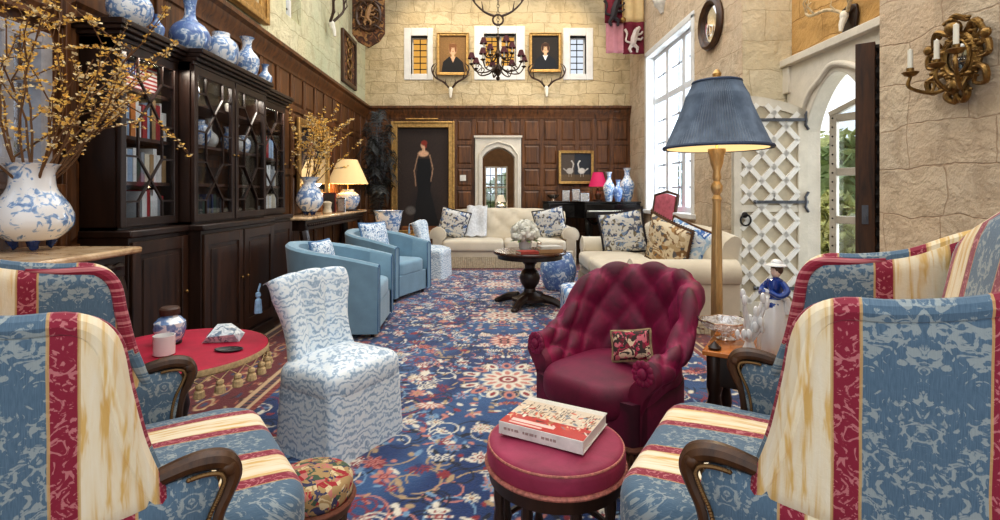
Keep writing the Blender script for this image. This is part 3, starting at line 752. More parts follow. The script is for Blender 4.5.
def velvet_chair():
    t = thing('tufted_armchair', 'crimson velvet button-tufted tub armchair with a fringed base', 'armchair', (.60, 2.47, 0), R(222))
    path, tot = u_path(.262, .235, 150, -.03)
    def hgt(s):
        a = abs(s) / (tot / 2); return .885 - .29 * (1 / (1 + math.exp(-(a - .56) * 13))) - .03 * a
    buttons = []; P = []
    NV = 58
    for (p, nrm, s) in path:
        H_ = hgt(s); a = abs(s) / (tot / 2); lean = .055 * (1 - .35 * a)
        sec = [(-.03, .36), (-.015, .46), (.02 + lean * .25, .46 + (H_ - .46) * .45), (lean * .8, H_ - .06), (lean + .012, H_ - .005), (lean + .05, H_ + .010), (lean + .092, H_ - .02), (lean + .098, H_ - .07), (lean + .055, H_ - .12), (.055, H_ - .22 if H_ > .7 else H_ - .2), (.05, .30), (.045, .12)]
        S = resample(catmull([(o, z, 0) for o, z in sec], 6), NV); row = []
        for j, q in enumerate(S):
            v = j / (NV - 1); d = 0
            arcl = v * 1.35
            if v < .62:
                A = s / .088; Bq = arcl / .105; pp = A + Bq; qq = A - Bq
                f = (abs(math.sin(PI * pp / 2)) * abs(math.sin(PI * qq / 2))) ** .42
                fade = min(1, max(0, (v - .06) / .08)) * min(1, max(0, (.62 - v) / .1)) * min(1, (1 - a) / .12)
                d = (f - .6) * .036 * fade
            w = S[min(j + 1, NV - 1)] - S[max(j - 1, 0)]; nn = Vector((-w.y, w.x, 0)).normalized()   # inner side normal
            oo = q.x + nn.x * d; zz = q.y + nn.y * d
            row.append(p + nrm * oo + Vector((0, 0, zz)))
        P.append(row)
    m = MB().grid(P, flip=True); b = 0
    m.build('backrest', VEL, t, smooth=80)
    for sg, row in ((-1, P[0]), (1, P[-1])):     # scrolled arm fronts with a rosette
        m = MB(); c = sum(row, Vector()) / len(row); R2 = [[r + Vector((0, 0, 0)) for r in row], [r.lerp(c, .12) + Vector((.035, 0, 0)) for r in row], [r.lerp(c, .6) + Vector((.04, 0, 0)) for r in row], [c + Vector((.038, 0, 0)) for r in row]]
        m.grid(R2, flip=(sg < 0)); m.build('arm_front', VEL_D, t, smooth=60)
        m = MB(); cc = Vector((.30, row[28].y * .9 + sg * .02, .545)); 
        cc = Vector((.277, sg * .325, .53))
        m.ball(cc, .024, 8, (.7, 1, 1))
        for k in range(12):
            a = 2 * PI * k / 12; m.ball(cc + Vector((-.004, .04 * math.cos(a), .04 * math.sin(a))), .017, 6, (.5, 1, 1))
        m.build('rosette', VEL, t, smooth=60)
    m = MB(); out = [(x + .04, y) for x, y in rrect(.60, .53, .18, 8)]
    m.puff([(x + .05 * (1 if x > .1 else 0), y) for x, y in out], .30, .455, .06, .03); m.build('seat', VEL_D, t, smooth=60)
    base = [(p + nrm * .06).to_2d() for p, nrm, s in path]; front = [Vector((.30, y)) for y in np.linspace(.29, -.29, 14)]
    base = [tuple(v) for v in base] + [tuple((v.x + .03 * (1 - (v.y / .31) ** 2), v.y)) for v in front]
    m = MB(); rows = [[Vector((x, y, z)) for x, y in base] for z in (.13, .2, .36, .40)]; m.grid(rows, cv=True, flip=True); m.f.append(tuple(range(3 * len(base), 4 * len(base)))); m.build('seat_base', VEL, t, smooth=85)
    # bullion fringe
    pts = resample([Vector((x, y, 0)) for x, y in base + base[:1]], 420)[:-1]; c = Vector((0, 0, 0)); rows = []
    for z, k in ((.21, 1.0), (.19, 1.02), (.1, 1.03), (.018, 1.045)):
        rows.append([Vector((p.x * k, p.y * k, z)) + Vector((p.x, p.y, 0)).normalized() * (.006 if i % 3 == 0 else -.005) for i, p in enumerate(pts)])
    tt = NT('bullion_fringe'); n = tt.noise(tt.co('Object', (30, 30, 2)), 3, 2); fm = tt.bsdf(tt.ramp(n, [(.4, srgb(70, 10, 26)), (.62, srgb(120, 84, 50))]), .8)
    m = MB().grid(rows, cv=True, flip=True); m.build('fringe', fm, t, smooth=0)
    m = MB().tube([(p.x * 1.02, p.y * 1.02, .215) for p in pts[::4]], .012, 6, True); m.build('gimp_braid', plain('braid', srgb(120, 70, 50), .7, 0, .4, 60), t)
    for x, y in ((.22, .22), (.22, -.22), (-.2, .17), (-.2, -.17)): MB().lathe([(.02, 0), (.028, .05), (.03, .14)], 10, (x, y, 0)).build('leg', W_MID, t)
    t.scale = (.90, .90, .985)
    return t
velvet_chair()
NEEDLE_C = [(.5, .02, .1)]
def floralmat(name, base, cols, scale=10, thr=.52):
    t = NT(name); co = t.co('Object'); k = t.noise(co, scale, 3, .5, 1.8); 
    vor = t.n('TexVoronoi', {'Vector': co, 'Scale': scale * 1.6}); cc = t.n('SeparateColor', {0: vor.outputs['Color']}).outputs[0]
    n = len(cols); pick = t.ramp(cc, [(i / n, c) for i, c in enumerate(cols)], 'CONSTANT')
    col = t.mix(t.ramp(k, [(thr, (0, 0, 0)), (thr + .03, (1, 1, 1))]), base, pick)
    return t.bsdf(col, .85, 0, t.bump(t.noise(co, 90, 2), .2, .004))
def cushion(name, label, w, h, th, mat, loc, rot, trim=None, trim_r=.012, parent=None, group=None, fringe=False):
    n = 18; P = []; T = []
    for i in range(n):
        rp = []; rt = []
        for j in range(n):
            s = -1 + 2 * i / (n - 1); t_ = -1 + 2 * j / (n - 1); pin = 1 - .07 * (1 - s * s) * 0 - .0
            x = s * (w / 2) * (1 - .06 * (1 - t_ * t_)); y = t_ * (h / 2) * (1 - .06 * (1 - s * s))
            rp.append(Vector((x, 0, y))); rt.append(th / 2 * ((1 - s ** 4) * (1 - t_ ** 4)) ** .5 + .004)
        P.append(rp); T.append(rt)
    m = MB().pillow(P, Vector((0, 1, 0)), T)
    if trim:
        o = thing(name, label, 'cushion', loc, 0, group); o.rotation_euler = rot; m.build('cover', mat, o, smooth=80)
        e = [P[i][0] for i in range(n)] + [P[n - 1][j] for j in range(1, n)] + [P[i][n - 1] for i in range(n - 2, -1, -1)] + [P[0][j] for j in range(n - 2, 0, -1)]
        mt = MB()
        if fringe:
            ee = resample(e + e[:1], 160)[:-1]; mt.grid([[p * 1.0 for p in ee], [p * (1.1 if i % 2 else 1.07) + Vector((0, .01 if i % 2 else -.01, 0)) for i, p in enumerate(ee)]], cv=True); mt.tube(e, trim_r, 6, True)
        else: mt.tube(e, trim_r, 6, True)
        mt.build('trim', trim, o)
    else:
        o = m.build(name, mat, smooth=80); o.location = loc; o.rotation_euler = rot; tag(o, label, 'cushion', group)
    return o
CR = srgb(222, 212, 192)
NDL = floralmat('needlepoint_dark', srgb(58, 44, 40), [srgb(170, 40, 74), srgb(214, 190, 160), srgb(120, 30, 50), srgb(200, 110, 120)], 26, .46)
cushion('needlepoint_cushion', 'small pink and cream needlepoint cushion on the crimson velvet armchair', .18, .135, .07, NDL, (.645, 2.37, .555), (R(-22), R(-10), R(-28)), plain('gimp_gold', srgb(150, 128, 96), .8, 0, .4, 60), .008)

# ------------------------------------------------------------------ pale blue patterned slipper chair with skirt
def tiger_mat():
    t = NT('watered_silk'); co = t.co('Object', (1, 1, 1))
    w = t.n('TexWave', {'Vector': co, 'Scale': 9.0, 'Distortion': 15.0, 'Detail': 3.0, 'Detail Scale': 1.4, 'Detail Roughness': .6}, bands_direction='Z').outputs[1]
    n = t.noise(t.co('Object', (2, 2, 9)), 4, 4, .6, 1.5); k = t.math('ADD', t.math('MULTIPLY', w, .45), t.math('MULTIPLY', n, .55))
    col = t.ramp(k, [(.28, srgb(150, 172, 192)), (.40, srgb(192, 208, 222)), (.5, srgb(216, 226, 232)), (.75, srgb(226, 232, 234))])
    return t.bsdf(col, .5, 0, t.bump(t.noise(co, 100, 2), .15, .003), Sheen_Weight=.3)
TIGER = tiger_mat(); PBLUE = plain('tassel_blue', srgb(140, 176, 206), .7, 0, .3, 40)
def slipper_chair():
    t = thing('slipper_chair', 'pale blue and white tiger-patterned skirted slipper chair with scrolled back, nearer the camera', 'chair', (-.76, 2.63, 0), R(-31), None)
    m = MB(); m.puff(rrect(.52, .53, .09, 6, .02, 0), .29, .44, .06, .045); m.build('seat', TIGER, t, smooth=60)
    # skirt with inverted pleats at corners
    base = rrect(.50, .51, .05, 4, .02, 0); pts = resample([Vector((x, y, 0)) for x, y in base + base[:1]], 161)[:-1]
    rows = []
    for z, k in ((.34, 1.0), (.30, 1.015), (.15, 1.04), (.012, 1.075)):
        r_ = []
        for p in pts:
            a = math.atan2(p.y, p.x - .02); cornerness = max(0, 1 - abs((abs(a) % (PI / 2)) - PI / 4) / .035); pl = -.03 * cornerness * (1 - z / .36)
            wv = .004 * math.sin(a * 40) * (1 - z / .34)
            r_.append(Vector((.02 + (p.x - .02) * (k + pl + wv), p.y * (k + pl + wv), z)))
        rows.append(r_)
    m = MB().grid(rows, cv=True, flip=True); m.build('skirt', TIGER, t, smooth=50)
    # waisted, fluted back rolling over at the top
    nu, nv = 48, 34; P = []; T = []
    prof = catmull([(-.20, .34), (-.235, .46), (-.265, .60), (-.285, .72), (-.30, .79), (-.33, .825), (-.365, .81)], 6); prof = resample(prof, nv)
    for i in range(nu):
        s = -1 + 2 * i / (nu - 1); rp = []; rt = []
        for j, q in enumerate(prof):
            v = j / (nv - 1); hw = .245 - .045 * math.sin(min(1, v / .75) * PI) + .02 * v ** 2
            curve = .085 * s * s * (1 - v * .75)
            flute = .036 * abs(math.sin((s * 1.5 + .5) * PI)) ** .6
            rp.append(Vector((q.x + curve, s * hw, q.y + .02 * (1 - s * s) * v))); e = min(1, (1 - abs(s)) / .08, (1 - v) / .06 + .15)
            rt.append((.034 + flute) * math.sqrt(max(.06, 1 - (1 - e) ** 2)))
        P.append(rp); T.append(rt)
    nr = Vector((1, 0, .35)).normalized(); m = MB().pillow(P, nr, T); m.build('backrest', TIGER, t, smooth=70)
    for s in (-1, 1):
        m = MB(); c = Vector((-.37, s * .268, .80)); m.tube([c + Vector((.0, 0, .015)), c + Vector((0, s * .012, -.02))], .006, 6)
        m.lathe([(0, -.02), (.013, -.03), (.015, -.045), (.008, -.055), (.017, -.065), (.022, -.13), (.0, -.132)], 10, c + Vector((0, s * .012, 0))); m.build('tassel', PBLUE, t)
    m = MB().ball((-.235, 0, .665), .012, 6); m.build('button', PBLUE, t)
    return t
sl = slipper_chair(); sl.scale = (.78, .92, .985)
dup(sl, (-.84, 7.75, 0), R(-12), 'pale blue and white tiger-patterned skirted slipper chair beside the cream back sofa')

# ------------------------------------------------------------------ blue tub chairs
BLUEF = plain('blue_linen', srgb(122, 156, 176), .8, 0, .14, 5, .15, 160, Sheen_Weight=.3)
BLUEF2 = plain('blue_linen_seat', srgb(130, 164, 184), .8, 0, .12, 5, .15, 160, Sheen_Weight=.3)
def tub_chair():
    t = thing('tub_armchair', 'blue upholstered tub armchair nearer the slipper chair', 'armchair', (-1.36, 4.78, 0), R(2), 'blue tub armchairs by the bookcase')
    path, tot = u_path(.36, .40, 90, -.02); P = []
    for p, nrm, s in path:
        a = abs(s) / (tot / 2); h = .80 - .16 * (a ** 1.5); ln = .06 * (1 - a); lo = .02 * (1 - a)
        sec = [(-.035, .30), (-.03 + ln * .5, h - .02), (-.015 + ln * .7, h), (.035 + ln, h + .004), (.055 + ln, h - .015), (.058 + lo, .4), (.055, .06)]
        P.append([p + nrm * o + Vector((0, 0, z)) for o, z in sec])
    m = MB().grid(P, flip=True); 
    for row in (P[0], P[-1]): b = len(m.v); m.add(row + [Vector((row[0].x, row[0].y, .06))], [tuple(range(len(row) + 1))])
    m.build('shell', BLUEF, t, smooth=40)
    MB().box(-.36, .385, -.33, .33, .06, .30).build('seat_base', BLUEF, t, bevel=.01)
    m = MB().puff([(x + .03, y) for x, y in rrect(.72, .64, .12, 5)], .28, .45, .04, .02); m.build('seat', BLUEF2, t, smooth=60)
    m = MB(); 
    for s in (-1, 1): m.tube([(.402, s * .332, .07), (.402, s * .328, .62), (.402, s * .362, .64), (.402, s * .41, .62), (.402, s * .415, .07)], .006, 5)
    m.build('piping', plain('piping_blue', srgb(76, 112, 146), .8), t)
    for x in (-.3, .34):
        for y in (-.32, .32): MB().lathe([(.016, 0), (.022, .07)], 8, (x, y, 0)).build('leg', W_DARK, t)
    return t
tb = tub_chair()
dup(tb, (-1.28, 6.35, 0), R(-22), 'blue upholstered tub armchair farther off, turned toward the camera')
SPOT = floralmat('spotted_blue', srgb(222, 228, 234), [srgb(120, 152, 186), srgb(160, 184, 206), srgb(90, 120, 160)], 30, .5)
cushion('scatter_cushion', 'small pale blue speckled cushion in the nearer blue tub armchair', .36, .32, .12, SPOT, (-1.52, 4.74, .66), (R(-14), 0, R(80)), plain('blue_trim', srgb(96, 130, 168), .8))
cushion('scatter_cushion', 'pale blue speckled cushion in the farther blue tub armchair', .46, .42, .13, SPOT, (-1.42, 6.42, .68), (R(-14), 0, R(60)), plain('blue_trim', srgb(96, 130, 168), .8))

# ------------------------------------------------------------------ cream sofas
SOFA = plain('cream_linen', srgb(208, 196, 174), .9, 0, .1, 4, .15, 140, Sheen_Weight=.2)
SOFA2 = plain('cream_seat', srgb(216, 205, 184), .9, 0, .08, 4, .15, 140, Sheen_Weight=.2)
def sofa(name, label, L, D, Hb, Ha, loc, rz, ncush):
    t = thing(name, label, 'sofa', loc, rz); y0 = L / 2
    # tufted back
    nu = int(L / .022); nv = 34; P = []
    for i in range(nu):
        s = -1 + 2 * i / (nu - 1); y = s * (y0 - .13); top = Hb - .06 * abs(s) ** 3
        sec = [(-D / 2 + .27, .36), (-D / 2 + .24, .5), (-D / 2 + .16, top - .08), (-D / 2 + .11, top - .01), (-D / 2 + .04, top), (-D / 2 - .0, top - .06), (-D / 2 + .03, top - .16), (-D / 2 + .05, .3)]
        S = resample(catmull([(x, z, 0) for x, z in sec], 6), nv); row = []
        for j, q in enumerate(S):
            v = j / (nv - 1); f = 0
            if .08 < v < .6:
                A = y / .19; Bq = v * 1.4 / .17; f = ((abs(math.sin(PI * (A + Bq) / 2)) * abs(math.sin(PI * (A - Bq) / 2))) ** .5 - .6) * .034 * min(1, (v - .08) / .08, (.6 - v) / .08)
            row.append(Vector((q.x + f, y, q.y + f * .3)))
        P.append(row)
    m = MB().grid(P, flip=False)
    for row in (P[0], P[-1]): m.add(row, [tuple(range(len(row)))])
    m.build('backrest', SOFA, t, smooth=70)
    for sg in (-1, 1):
        yc = sg * (y0 - .13); r = .13; cs = []
        outl = [(-.085, .1), (-.085, Ha - .17)] + [(r * math.cos(a), Ha - r + r * math.sin(a)) for a in np.linspace(PI * 1.12, -PI * .18, 16)] + [(.085, Ha - .2), (.085, .1)]
        outl = [(yc + a * 1.0, z) for a, z in outl]
        rows = [[Vector((x, y, z)) for y, z in outl] for x in (-D / 2 + .06, D / 2 - .10, D / 2 - .06)]
        cc = Vector((0, yc, Ha * .55)); rows.append([Vector((D / 2 - .045, yc + (y - yc) * .86, cc.z + (z - cc.z) * .93)) for y, z in outl])
        m = MB().grid(rows, cv=True, flip=True); b = 0; n = len(outl); m.f.append(tuple(range(3 * n, 4 * n))[::1]); m.f.append(tuple(reversed(range(n)))); m.build('arm', SOFA, t, smooth=50)
        m = MB().tube([Vector((D / 2 - .06, y, z)) for y, z in outl[1:-1]], .009, 6); m.build('piping', SOFA2, t)
    MB().box(-D / 2 + .05, D / 2 - .03, -y0 + .1, y0 - .1, .12, .30).build('seat_base', SOFA, t, bevel=.015)
    w = (L - .42) / ncush
    for k in range(ncush):
        m = MB().puff([(x, y) for x, y in rrect(D - .26, w - .008, .06, 4, .14, -y0 + .21 + w * (k + .5))], .29, .47, .05, .03); m.build('seat_cushion', SOFA2, t, smooth=60)
    # pleated fringe skirt
    out = rrect(D - .04, L - .12, .04, 3); pts = resample([Vector((x, y, 0)) for x, y in out + out[:1]], int((2 * L + 2 * D) / .018))[:-1]
    rows = [[Vector((p.x * k, p.y * k2, z)) + Vector((p.x / D, p.y / L, 0)).normalized() * (.006 if i % 2 else -.004) for i, p in enumerate(pts)] for z, k, k2 in ((.20, 1, 1), (.02, 1.025, 1.012))]
    MB().grid(rows, cv=True, flip=True).build('skirt', plain('cream_fringe', srgb(190, 176, 150), .9, 0, .3, 40), t, smooth=0)
    return t
sofa('tufted_sofa', 'cream tufted two-cushion sofa below the panelled back wall', 2.46, .86, .98, .68, (.235, 8.94, 0), R(-90), 2)
sofa('tufted_sofa', 'cream tufted sofa standing beneath the tall mullioned window', 2.7, 1.05, .92, .66, (1.72, 5.85, 0), R(180), 3)
CUSH1 = floralmat('floral_linen', srgb(214, 212, 206), [srgb(70, 96, 140), srgb(130, 150, 178), srgb(120, 112, 92), srgb(96, 100, 116)], 11, .5)
CUSH2 = floralmat('floral_brown', srgb(222, 206, 176), [srgb(134, 100, 64), srgb(170, 132, 84), srgb(98, 96, 100), srgb(190, 166, 130)], 11, .48)
CUSH3 = floralmat('floral_blue', srgb(220, 224, 228), [srgb(70, 110, 170), srgb(110, 150, 196), srgb(170, 196, 220)], 11, .47)
DKT = plain('dark_trim', srgb(44, 38, 44), .8)
cushion('scatter_cushion', 'blue and grey floral cushion with dark edging at the left end of the back sofa', .50, .50, .16, CUSH1, (-.62, 8.84, .73), (R(14), R(14), R(6)), DKT)
cushion('scatter_cushion', 'blue and grey floral cushion with dark edging at the right end of the back sofa', .52, .52, .16, CUSH1, (1.02, 8.84, .74), (R(14), R(-12), R(-8)), DKT)
cushion('scatter_cushion', 'grey-blue floral cushion with dark fringe at the far end of the window sofa', .56, .56, .17, CUSH1, (1.72, 6.75, .74), (R(10), R(-9), R(-18)), DKT, .014, fringe=True)
cushion('scatter_cushion', 'brown and cream floral cushion with dark fringe on the window sofa', .52, .52, .17, CUSH2, (1.80, 5.25, .73), (R(12), R(20), R(-58)), plain('brown_fringe', srgb(96, 66, 44), .9), .014, fringe=True)
cushion('scatter_cushion', 'blue and white floral cushion behind the brown one on the window sofa', .50, .50, .15, CUSH3, (1.98, 5.13, .71), (R(12), R(20), R(-52)), plain('brown_fringe', srgb(96, 66, 44), .9), .012)
def throw():
    m = MB(); P = []
    for i in range(10):
        y = i / 9; row = []
        for j, (a, z) in enumerate([(8.74, .52), (8.86, .53), (9.0, .58), (9.08, .74), (9.15, .93), (9.22, 1.01), (9.34, 1.01), (9.41, .9), (9.43, .7)]):
            row.append(Vector((-.42 + .36 * y + .02 * j / 8, a - .02 * math.sin(y * 9), z + .012 * math.sin(y * 14 + j) + .015)))
        P.append(row)
    m.grid(P); o = m.build('throw_blanket', plain('grey_white_knit', srgb(206, 206, 206), .95, 0, .2, 30), smooth=60)
    s = o.modifiers.new('sol', 'SOLIDIFY'); s.thickness = .015; tag(o, 'pale grey throw draped over the back and seat of the back sofa', 'blanket')
throw()
# red upholstered side chair by the window
def side_chair():
    t = thing('side_chair', 'high-backed dark wood side chair in rose red by the window', 'chair', (2.30, 7.55, 0), R(205))
    rose = plain('rose_tapestry', srgb(180, 92, 104), .85, 0, .3, 14)
    P = coons([(-.2, -.2, .52), (-.2, .2, .52)], [(-.33, -.2, 1.2), (-.34, 0, 1.24), (-.33, .2, 1.2)], [(-.2, -.2, .52), (-.33, -.2, 1.2)], [(-.2, .2, .52), (-.33, .2, 1.2)], 10, 10)
    MB().pillow(P, Vector((1, 0, .18)).normalized(), edge_th(10, 10, .035)).build('backrest', rose, t)
    MB().puff(rrect(.46, .46, .06), .42, .5, .03, .02).build('seat', rose, t, smooth=60)
    m = MB()
    for s in (-1, 1): m.tube([(-.2, s * .225, .4), (-.26, s * .225, .8), (-.35, s * .225, 1.22)], [.022, .02, .024], 8)
    m.tube([(-.35, -.225, 1.22), (-.36, 0, 1.27), (-.35, .225, 1.22)], .02, 8); m.build('back_frame', W_MID, t)
    MB().box(-.23, .23, -.23, .23, .37, .43).build('seat_rail', W_MID, t, bevel=.01)
    for x in (-.2, .2):
        for y in (-.2, .2): MB().lathe([(.018, 0), (.02, .1), (.026, .2), (.02, .38)], 8, (x, y, 0)).build('leg', W_MID, t)
side_chair()
# ------------------------------------------------------------------ rug, painted into the mesh
def rug():
    W_, H_ = 760, 1000; tw, th_ = 1.35, 1.8      # tile covers half width 1.5 m (mirrored) x 2 m
    navy = srgb(22, 50, 98); im = Img(W_, H_, navy)
    cr, ro, re, lb, tn, dk, sk = srgb(214, 206, 190), srgb(190, 124, 112), srgb(138, 42, 50), srgb(116, 148, 176), srgb(172, 146, 112), srgb(12, 20, 42), srgb(52, 88, 132)
    q = random.Random(11)
    im.a *= (.85 + .3 * rng.random((H_, W_, 1)))
    for k in range(46):      # soft lighter blue patches
        im.ell(q.random(), q.random(), .05 + .06 * q.random(), .03 + .05 * q.random(), sk, q.random() * 3, .6, .55)
    for k in range(110):     # small leaves
        x, y = q.random(), q.random(); im.ell(x, y, .008 + .012 * q.random(), .004 + .004 * q.random(), q.choice((cr, ro, re, lb, tn, sk, dk)), q.random() * 6.28, .3)
    for k in range(120):      # curling vines
        x, y = q.random() , q.random(); a = q.random() * 6.28; pts = [(x, y)]; cur = q.choice((-1, 1)) * (.15 + .25 * q.random())
        for i in range(16): a += cur * (1 + .06 * i); x += .016 * math.cos(a) / im.asp; y += .016 * math.sin(a); pts.append((x, y))
        im.line(pts, .0034, q.choice((cr, ro, cr, tn, re, dk, dk, lb)))
    def rosette(x, y, r, n, c1, c2, c3):
        for i in range(n):
            a = 2 * PI * i / n; im.ell(x + r * .62 * math.cos(a) / im.asp, y + r * .62 * math.sin(a), r * .40, r * .2, c1, a, .3)
            im.ell(x + r * .66 * math.cos(a) / im.asp, y + r * .66 * math.sin(a), r * .2, r * .09, c2, a, .3)
        im.ell(x, y, r * .34, r * .34, c3); im.ell(x, y, r * .2, r * .2, c1); im.ell(x, y, r * .1, r * .1, re)
    def palm(x, y, r, ang, c1, c2):
        for i in range(-3, 4):
            a = ang + i * .42; im.ell(x + r * .5 * math.cos(a) / im.asp, y + r * .5 * math.sin(a), r * .5, r * .13, c1, a, .3); im.ell(x + r * .55 * math.cos(a) / im.asp, y + r * .55 * math.sin(a), r * .3, r * .055, c2, a, .3)
        im.ell(x, y, r * .22, r * .22, c2)
    for k in range(330):
        x, y = q.random(), q.random(); a = q.random() * 6.28
        im.ell(x, y, .008 + .012 * q.random(), .004 + .005 * q.random(), q.choice((cr, cr, ro, re, lb, tn, dk)), a, .3)
    for k in range(40): palm(q.random(), q.random(), .032 + .026 * q.random(), q.random() * 6.28, q.choice((cr, ro, re, lb)), q.choice((navy, re, cr, tn)))
    for k in range(48): rosette(q.random(), q.random(), .016 + .018 * q.random(), q.choice((6, 8)), q.choice((cr, cr, ro, lb, re)), q.choice((ro, re, navy)), q.choice((re, dk, tn)))
    # the large medallion on the axis
    for i in range(16): 
        a = 2 * PI * i / 16; im.ell(.0 + .15 * math.cos(a) / im.asp, .5 + .15 * math.sin(a), .035, .02, cr if i % 2 else ro, a, .25); im.ell(.0 + .15 * math.cos(a) / im.asp, .5 + .15 * math.sin(a), .018, .009, re if i % 2 else navy, a, .25)
    im.ell(0, .5, .11, .11, sk, 0, .08); rosette(0, .5, .105, 12, cr, ro, re)
    rosette(0, .02, .07, 10, ro, cr, dk); rosette(0, .98, .07, 10, ro, cr, dk)
    # border tile
    bd = Img(400, 500, srgb(98, 26, 30)); 
    for k in range(80): bd.ell(q.random(), q.random(), .02 + .03 * q.random(), .01 + .012 * q.random(), q.choice((srgb(190, 160, 120), srgb(52, 58, 84), srgb(160, 90, 70), srgb(60, 30, 24))), q.random() * 3, .3)
    for i in range(4): 
        for r, c in ((.1, srgb(190, 160, 120)), (.075, srgb(120, 40, 40)), (.04, srgb(56, 66, 96))): bd.ell(.5, .125 + i * .25, r * .8, r, c, 0, .12)
    x0, x1, y0, y1 = -2.0, 2.25, .7, 9.0; cx = .12
    xs = np.arange(x0, x1, .0078); ys = [y0]
    while ys[-1] < y1: ys.append(ys[-1] + .0040 * max(ys[-1], 1.3))
    ys = np.array(ys); X, Y = np.meshgrid(xs, ys, indexing='ij')
    u = np.abs(X - cx) / tw; u = np.where(u % 2 > 1, 2 - u % 2, u % 2); v = ((Y - 2.55) / th_) % 1
    c = im.sample(u, v)
    dx = np.minimum(X - x0, x1 - X); dy = np.minimum(Y - y0, y1 - Y); d = np.minimum(dx, dy)
    al = np.where(dx < dy, Y, X)
    bc = bd.sample(np.clip((d - .13) / .40, 0, .999), (al / .9) % 1)
    c = np.where((d < .66)[..., None], bc, c)
    for a, b, cc in ((0, .03, srgb(60, 30, 26)), (.03, .06, srgb(180, 150, 112)), (.06, .11, srgb(44, 30, 40)), (.11, .13, srgb(186, 150, 110)), (.53, .555, srgb(190, 160, 124)), (.555, .60, srgb(40, 34, 54)), (.60, .62, srgb(190, 160, 124)), (.62, .66, srgb(110, 30, 36))):
        mk = (d >= a) & (d < b); dash = np.where(((al * 22) % 1 > .5) & (b - a > .035), .55, 1.0); c = np.where(mk[..., None], np.array(cc) * dash[..., None] + (1 - dash[..., None]) * np.array(srgb(160, 90, 70)), c)
    c = c * (.92 + .16 * rng.random(X.shape))[..., None]
    Z = np.full(X.shape, .014)
    o = grid_mesh('persian_rug', np.stack([X, Y, Z], -1), c, attr_mat('rug_wool', .95, .35, 120, Sheen_Weight=.2))
    tag(o, 'large navy persian rug with rose and cream flowers and a red border', 'rug')
    return o
rug()
# ------------------------------------------------------------------ round velvet stool with book
def stool():
    t = thing('footstool', 'round rose-red velvet stool on turned legs carrying the big book', 'stool', (.222, 1.765, 0))
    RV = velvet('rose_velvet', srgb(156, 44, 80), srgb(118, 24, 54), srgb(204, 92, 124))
    MB().puff(circ(.232, 48), .335, .42, .028, .012).build('seat', RV, t, smooth=60)
    m = MB(); m.tube([(.232 * math.cos(a), .232 * math.sin(a), .345) for a in np.linspace(0, 2 * PI, 61)[:-1]], .008, 6, True); m.tube([(.226 * math.cos(a), .226 * math.sin(a), .408) for a in np.linspace(0, 2 * PI, 61)[:-1]], .004, 6, True); m.build('gimp_braid', plain('braid_pink', srgb(176, 110, 96), .7, 0, .5, 90), t)
    MB().lathe([(.20, .29), (.225, .295), (.228, .335), (.2, .337)], 48).build('apron', W_DARK, t)
    for k in range(8):
        a = 2 * PI * k / 8 + .2; m = MB(); m.lathe([(.012, 0), (.018, .02), (.012, .05), (.02, .09), (.013, .13), (.02, .17), (.014, .21), (.019, .25), (.016, .3)], 10, (.195 * math.cos(a), .195 * math.sin(a), 0)); m.build('leg', W_DARK, t)
    m = MB().tube([(.195 * math.cos(a), .195 * math.sin(a), .09) for a in np.linspace(0, 2 * PI, 49)[:-1]], .011, 6, True); m.build('stretcher', W_DARK, t)
    # book
    b = thing('hardback_book', 'large hardback book with a red and cream picture cover on the round stool', 'book', (.222, 1.80, .434), R(-30))
    w, d, h = .30, .245, .042
    MB().box(-w / 2 + .004, w / 2 - .004, -d / 2 + .006, d / 2 - .004, .004, h - .004).build('pages', plain('paper', srgb(232, 228, 218), .9, 0, .06, 60), b, smooth=0)
    m = MB().box(-w / 2, w / 2, -d / 2, d / 2, 0, .004); m.box(-w / 2, w / 2, -d / 2, d / 2, h - .004, h - .0005); m.box(-w / 2, w / 2, -d / 2 - .002, -d / 2 + .004, 0, h - .0005); m.build('cover', plain('book_cover', srgb(224, 220, 214), .4), b, smooth=0, bevel=.001)
    im = Img(300, 240, srgb(214, 198, 176)); q = random.Random(5)
    im.rect(0, 1, 0, .34, srgb(186, 52, 50)); im.rect(0, 1, .86, 1, srgb(214, 210, 200))
    for k in range(130):
        x, y = q.random(), .2 + .55 * q.random(); im.ell(x, y, .01 + .05 * q.random(), .006 + .018 * q.random(), q.choice((srgb(236, 228, 212), srgb(196, 60, 52), srgb(60, 44, 40), srgb(170, 120, 80), srgb(230, 190, 150), srgb(120, 130, 140), srgb(212, 96, 60))), q.random() * 3, .3)
    for k in range(24): x = q.random(); im.line([(x, .4), (x + .02, .75 + .1 * q.random())], .004, srgb(60, 44, 40))
    im.rect(.1, .62, .12, .2, srgb(232, 200, 190)); im.rect(.1, .5, .05, .09, srgb(230, 190, 180))
    im.grain(.06, 2)
    canvas('cover_picture', im, (-w / 2 + .001, -d / 2 + .001, h), (w - .002, 0, 0), (0, d - .002, 0), attr_mat('printed_cover', .3, Coat_Weight=.3), b, 130, 110)
    m = MB()
    xx = -w / 2 + .02; q = random.Random(9)
    for k in range(12): ww = .006 + .010 * q.random(); m.box(xx, xx + ww, -d / 2 - .0035, -d / 2 - .002, .018, .026); xx += ww + .004 + .012 * (k % 4 == 3)
    m.build('spine_title', plain('title_grey', srgb(170, 150, 144), .6), b, smooth=0)
stool()
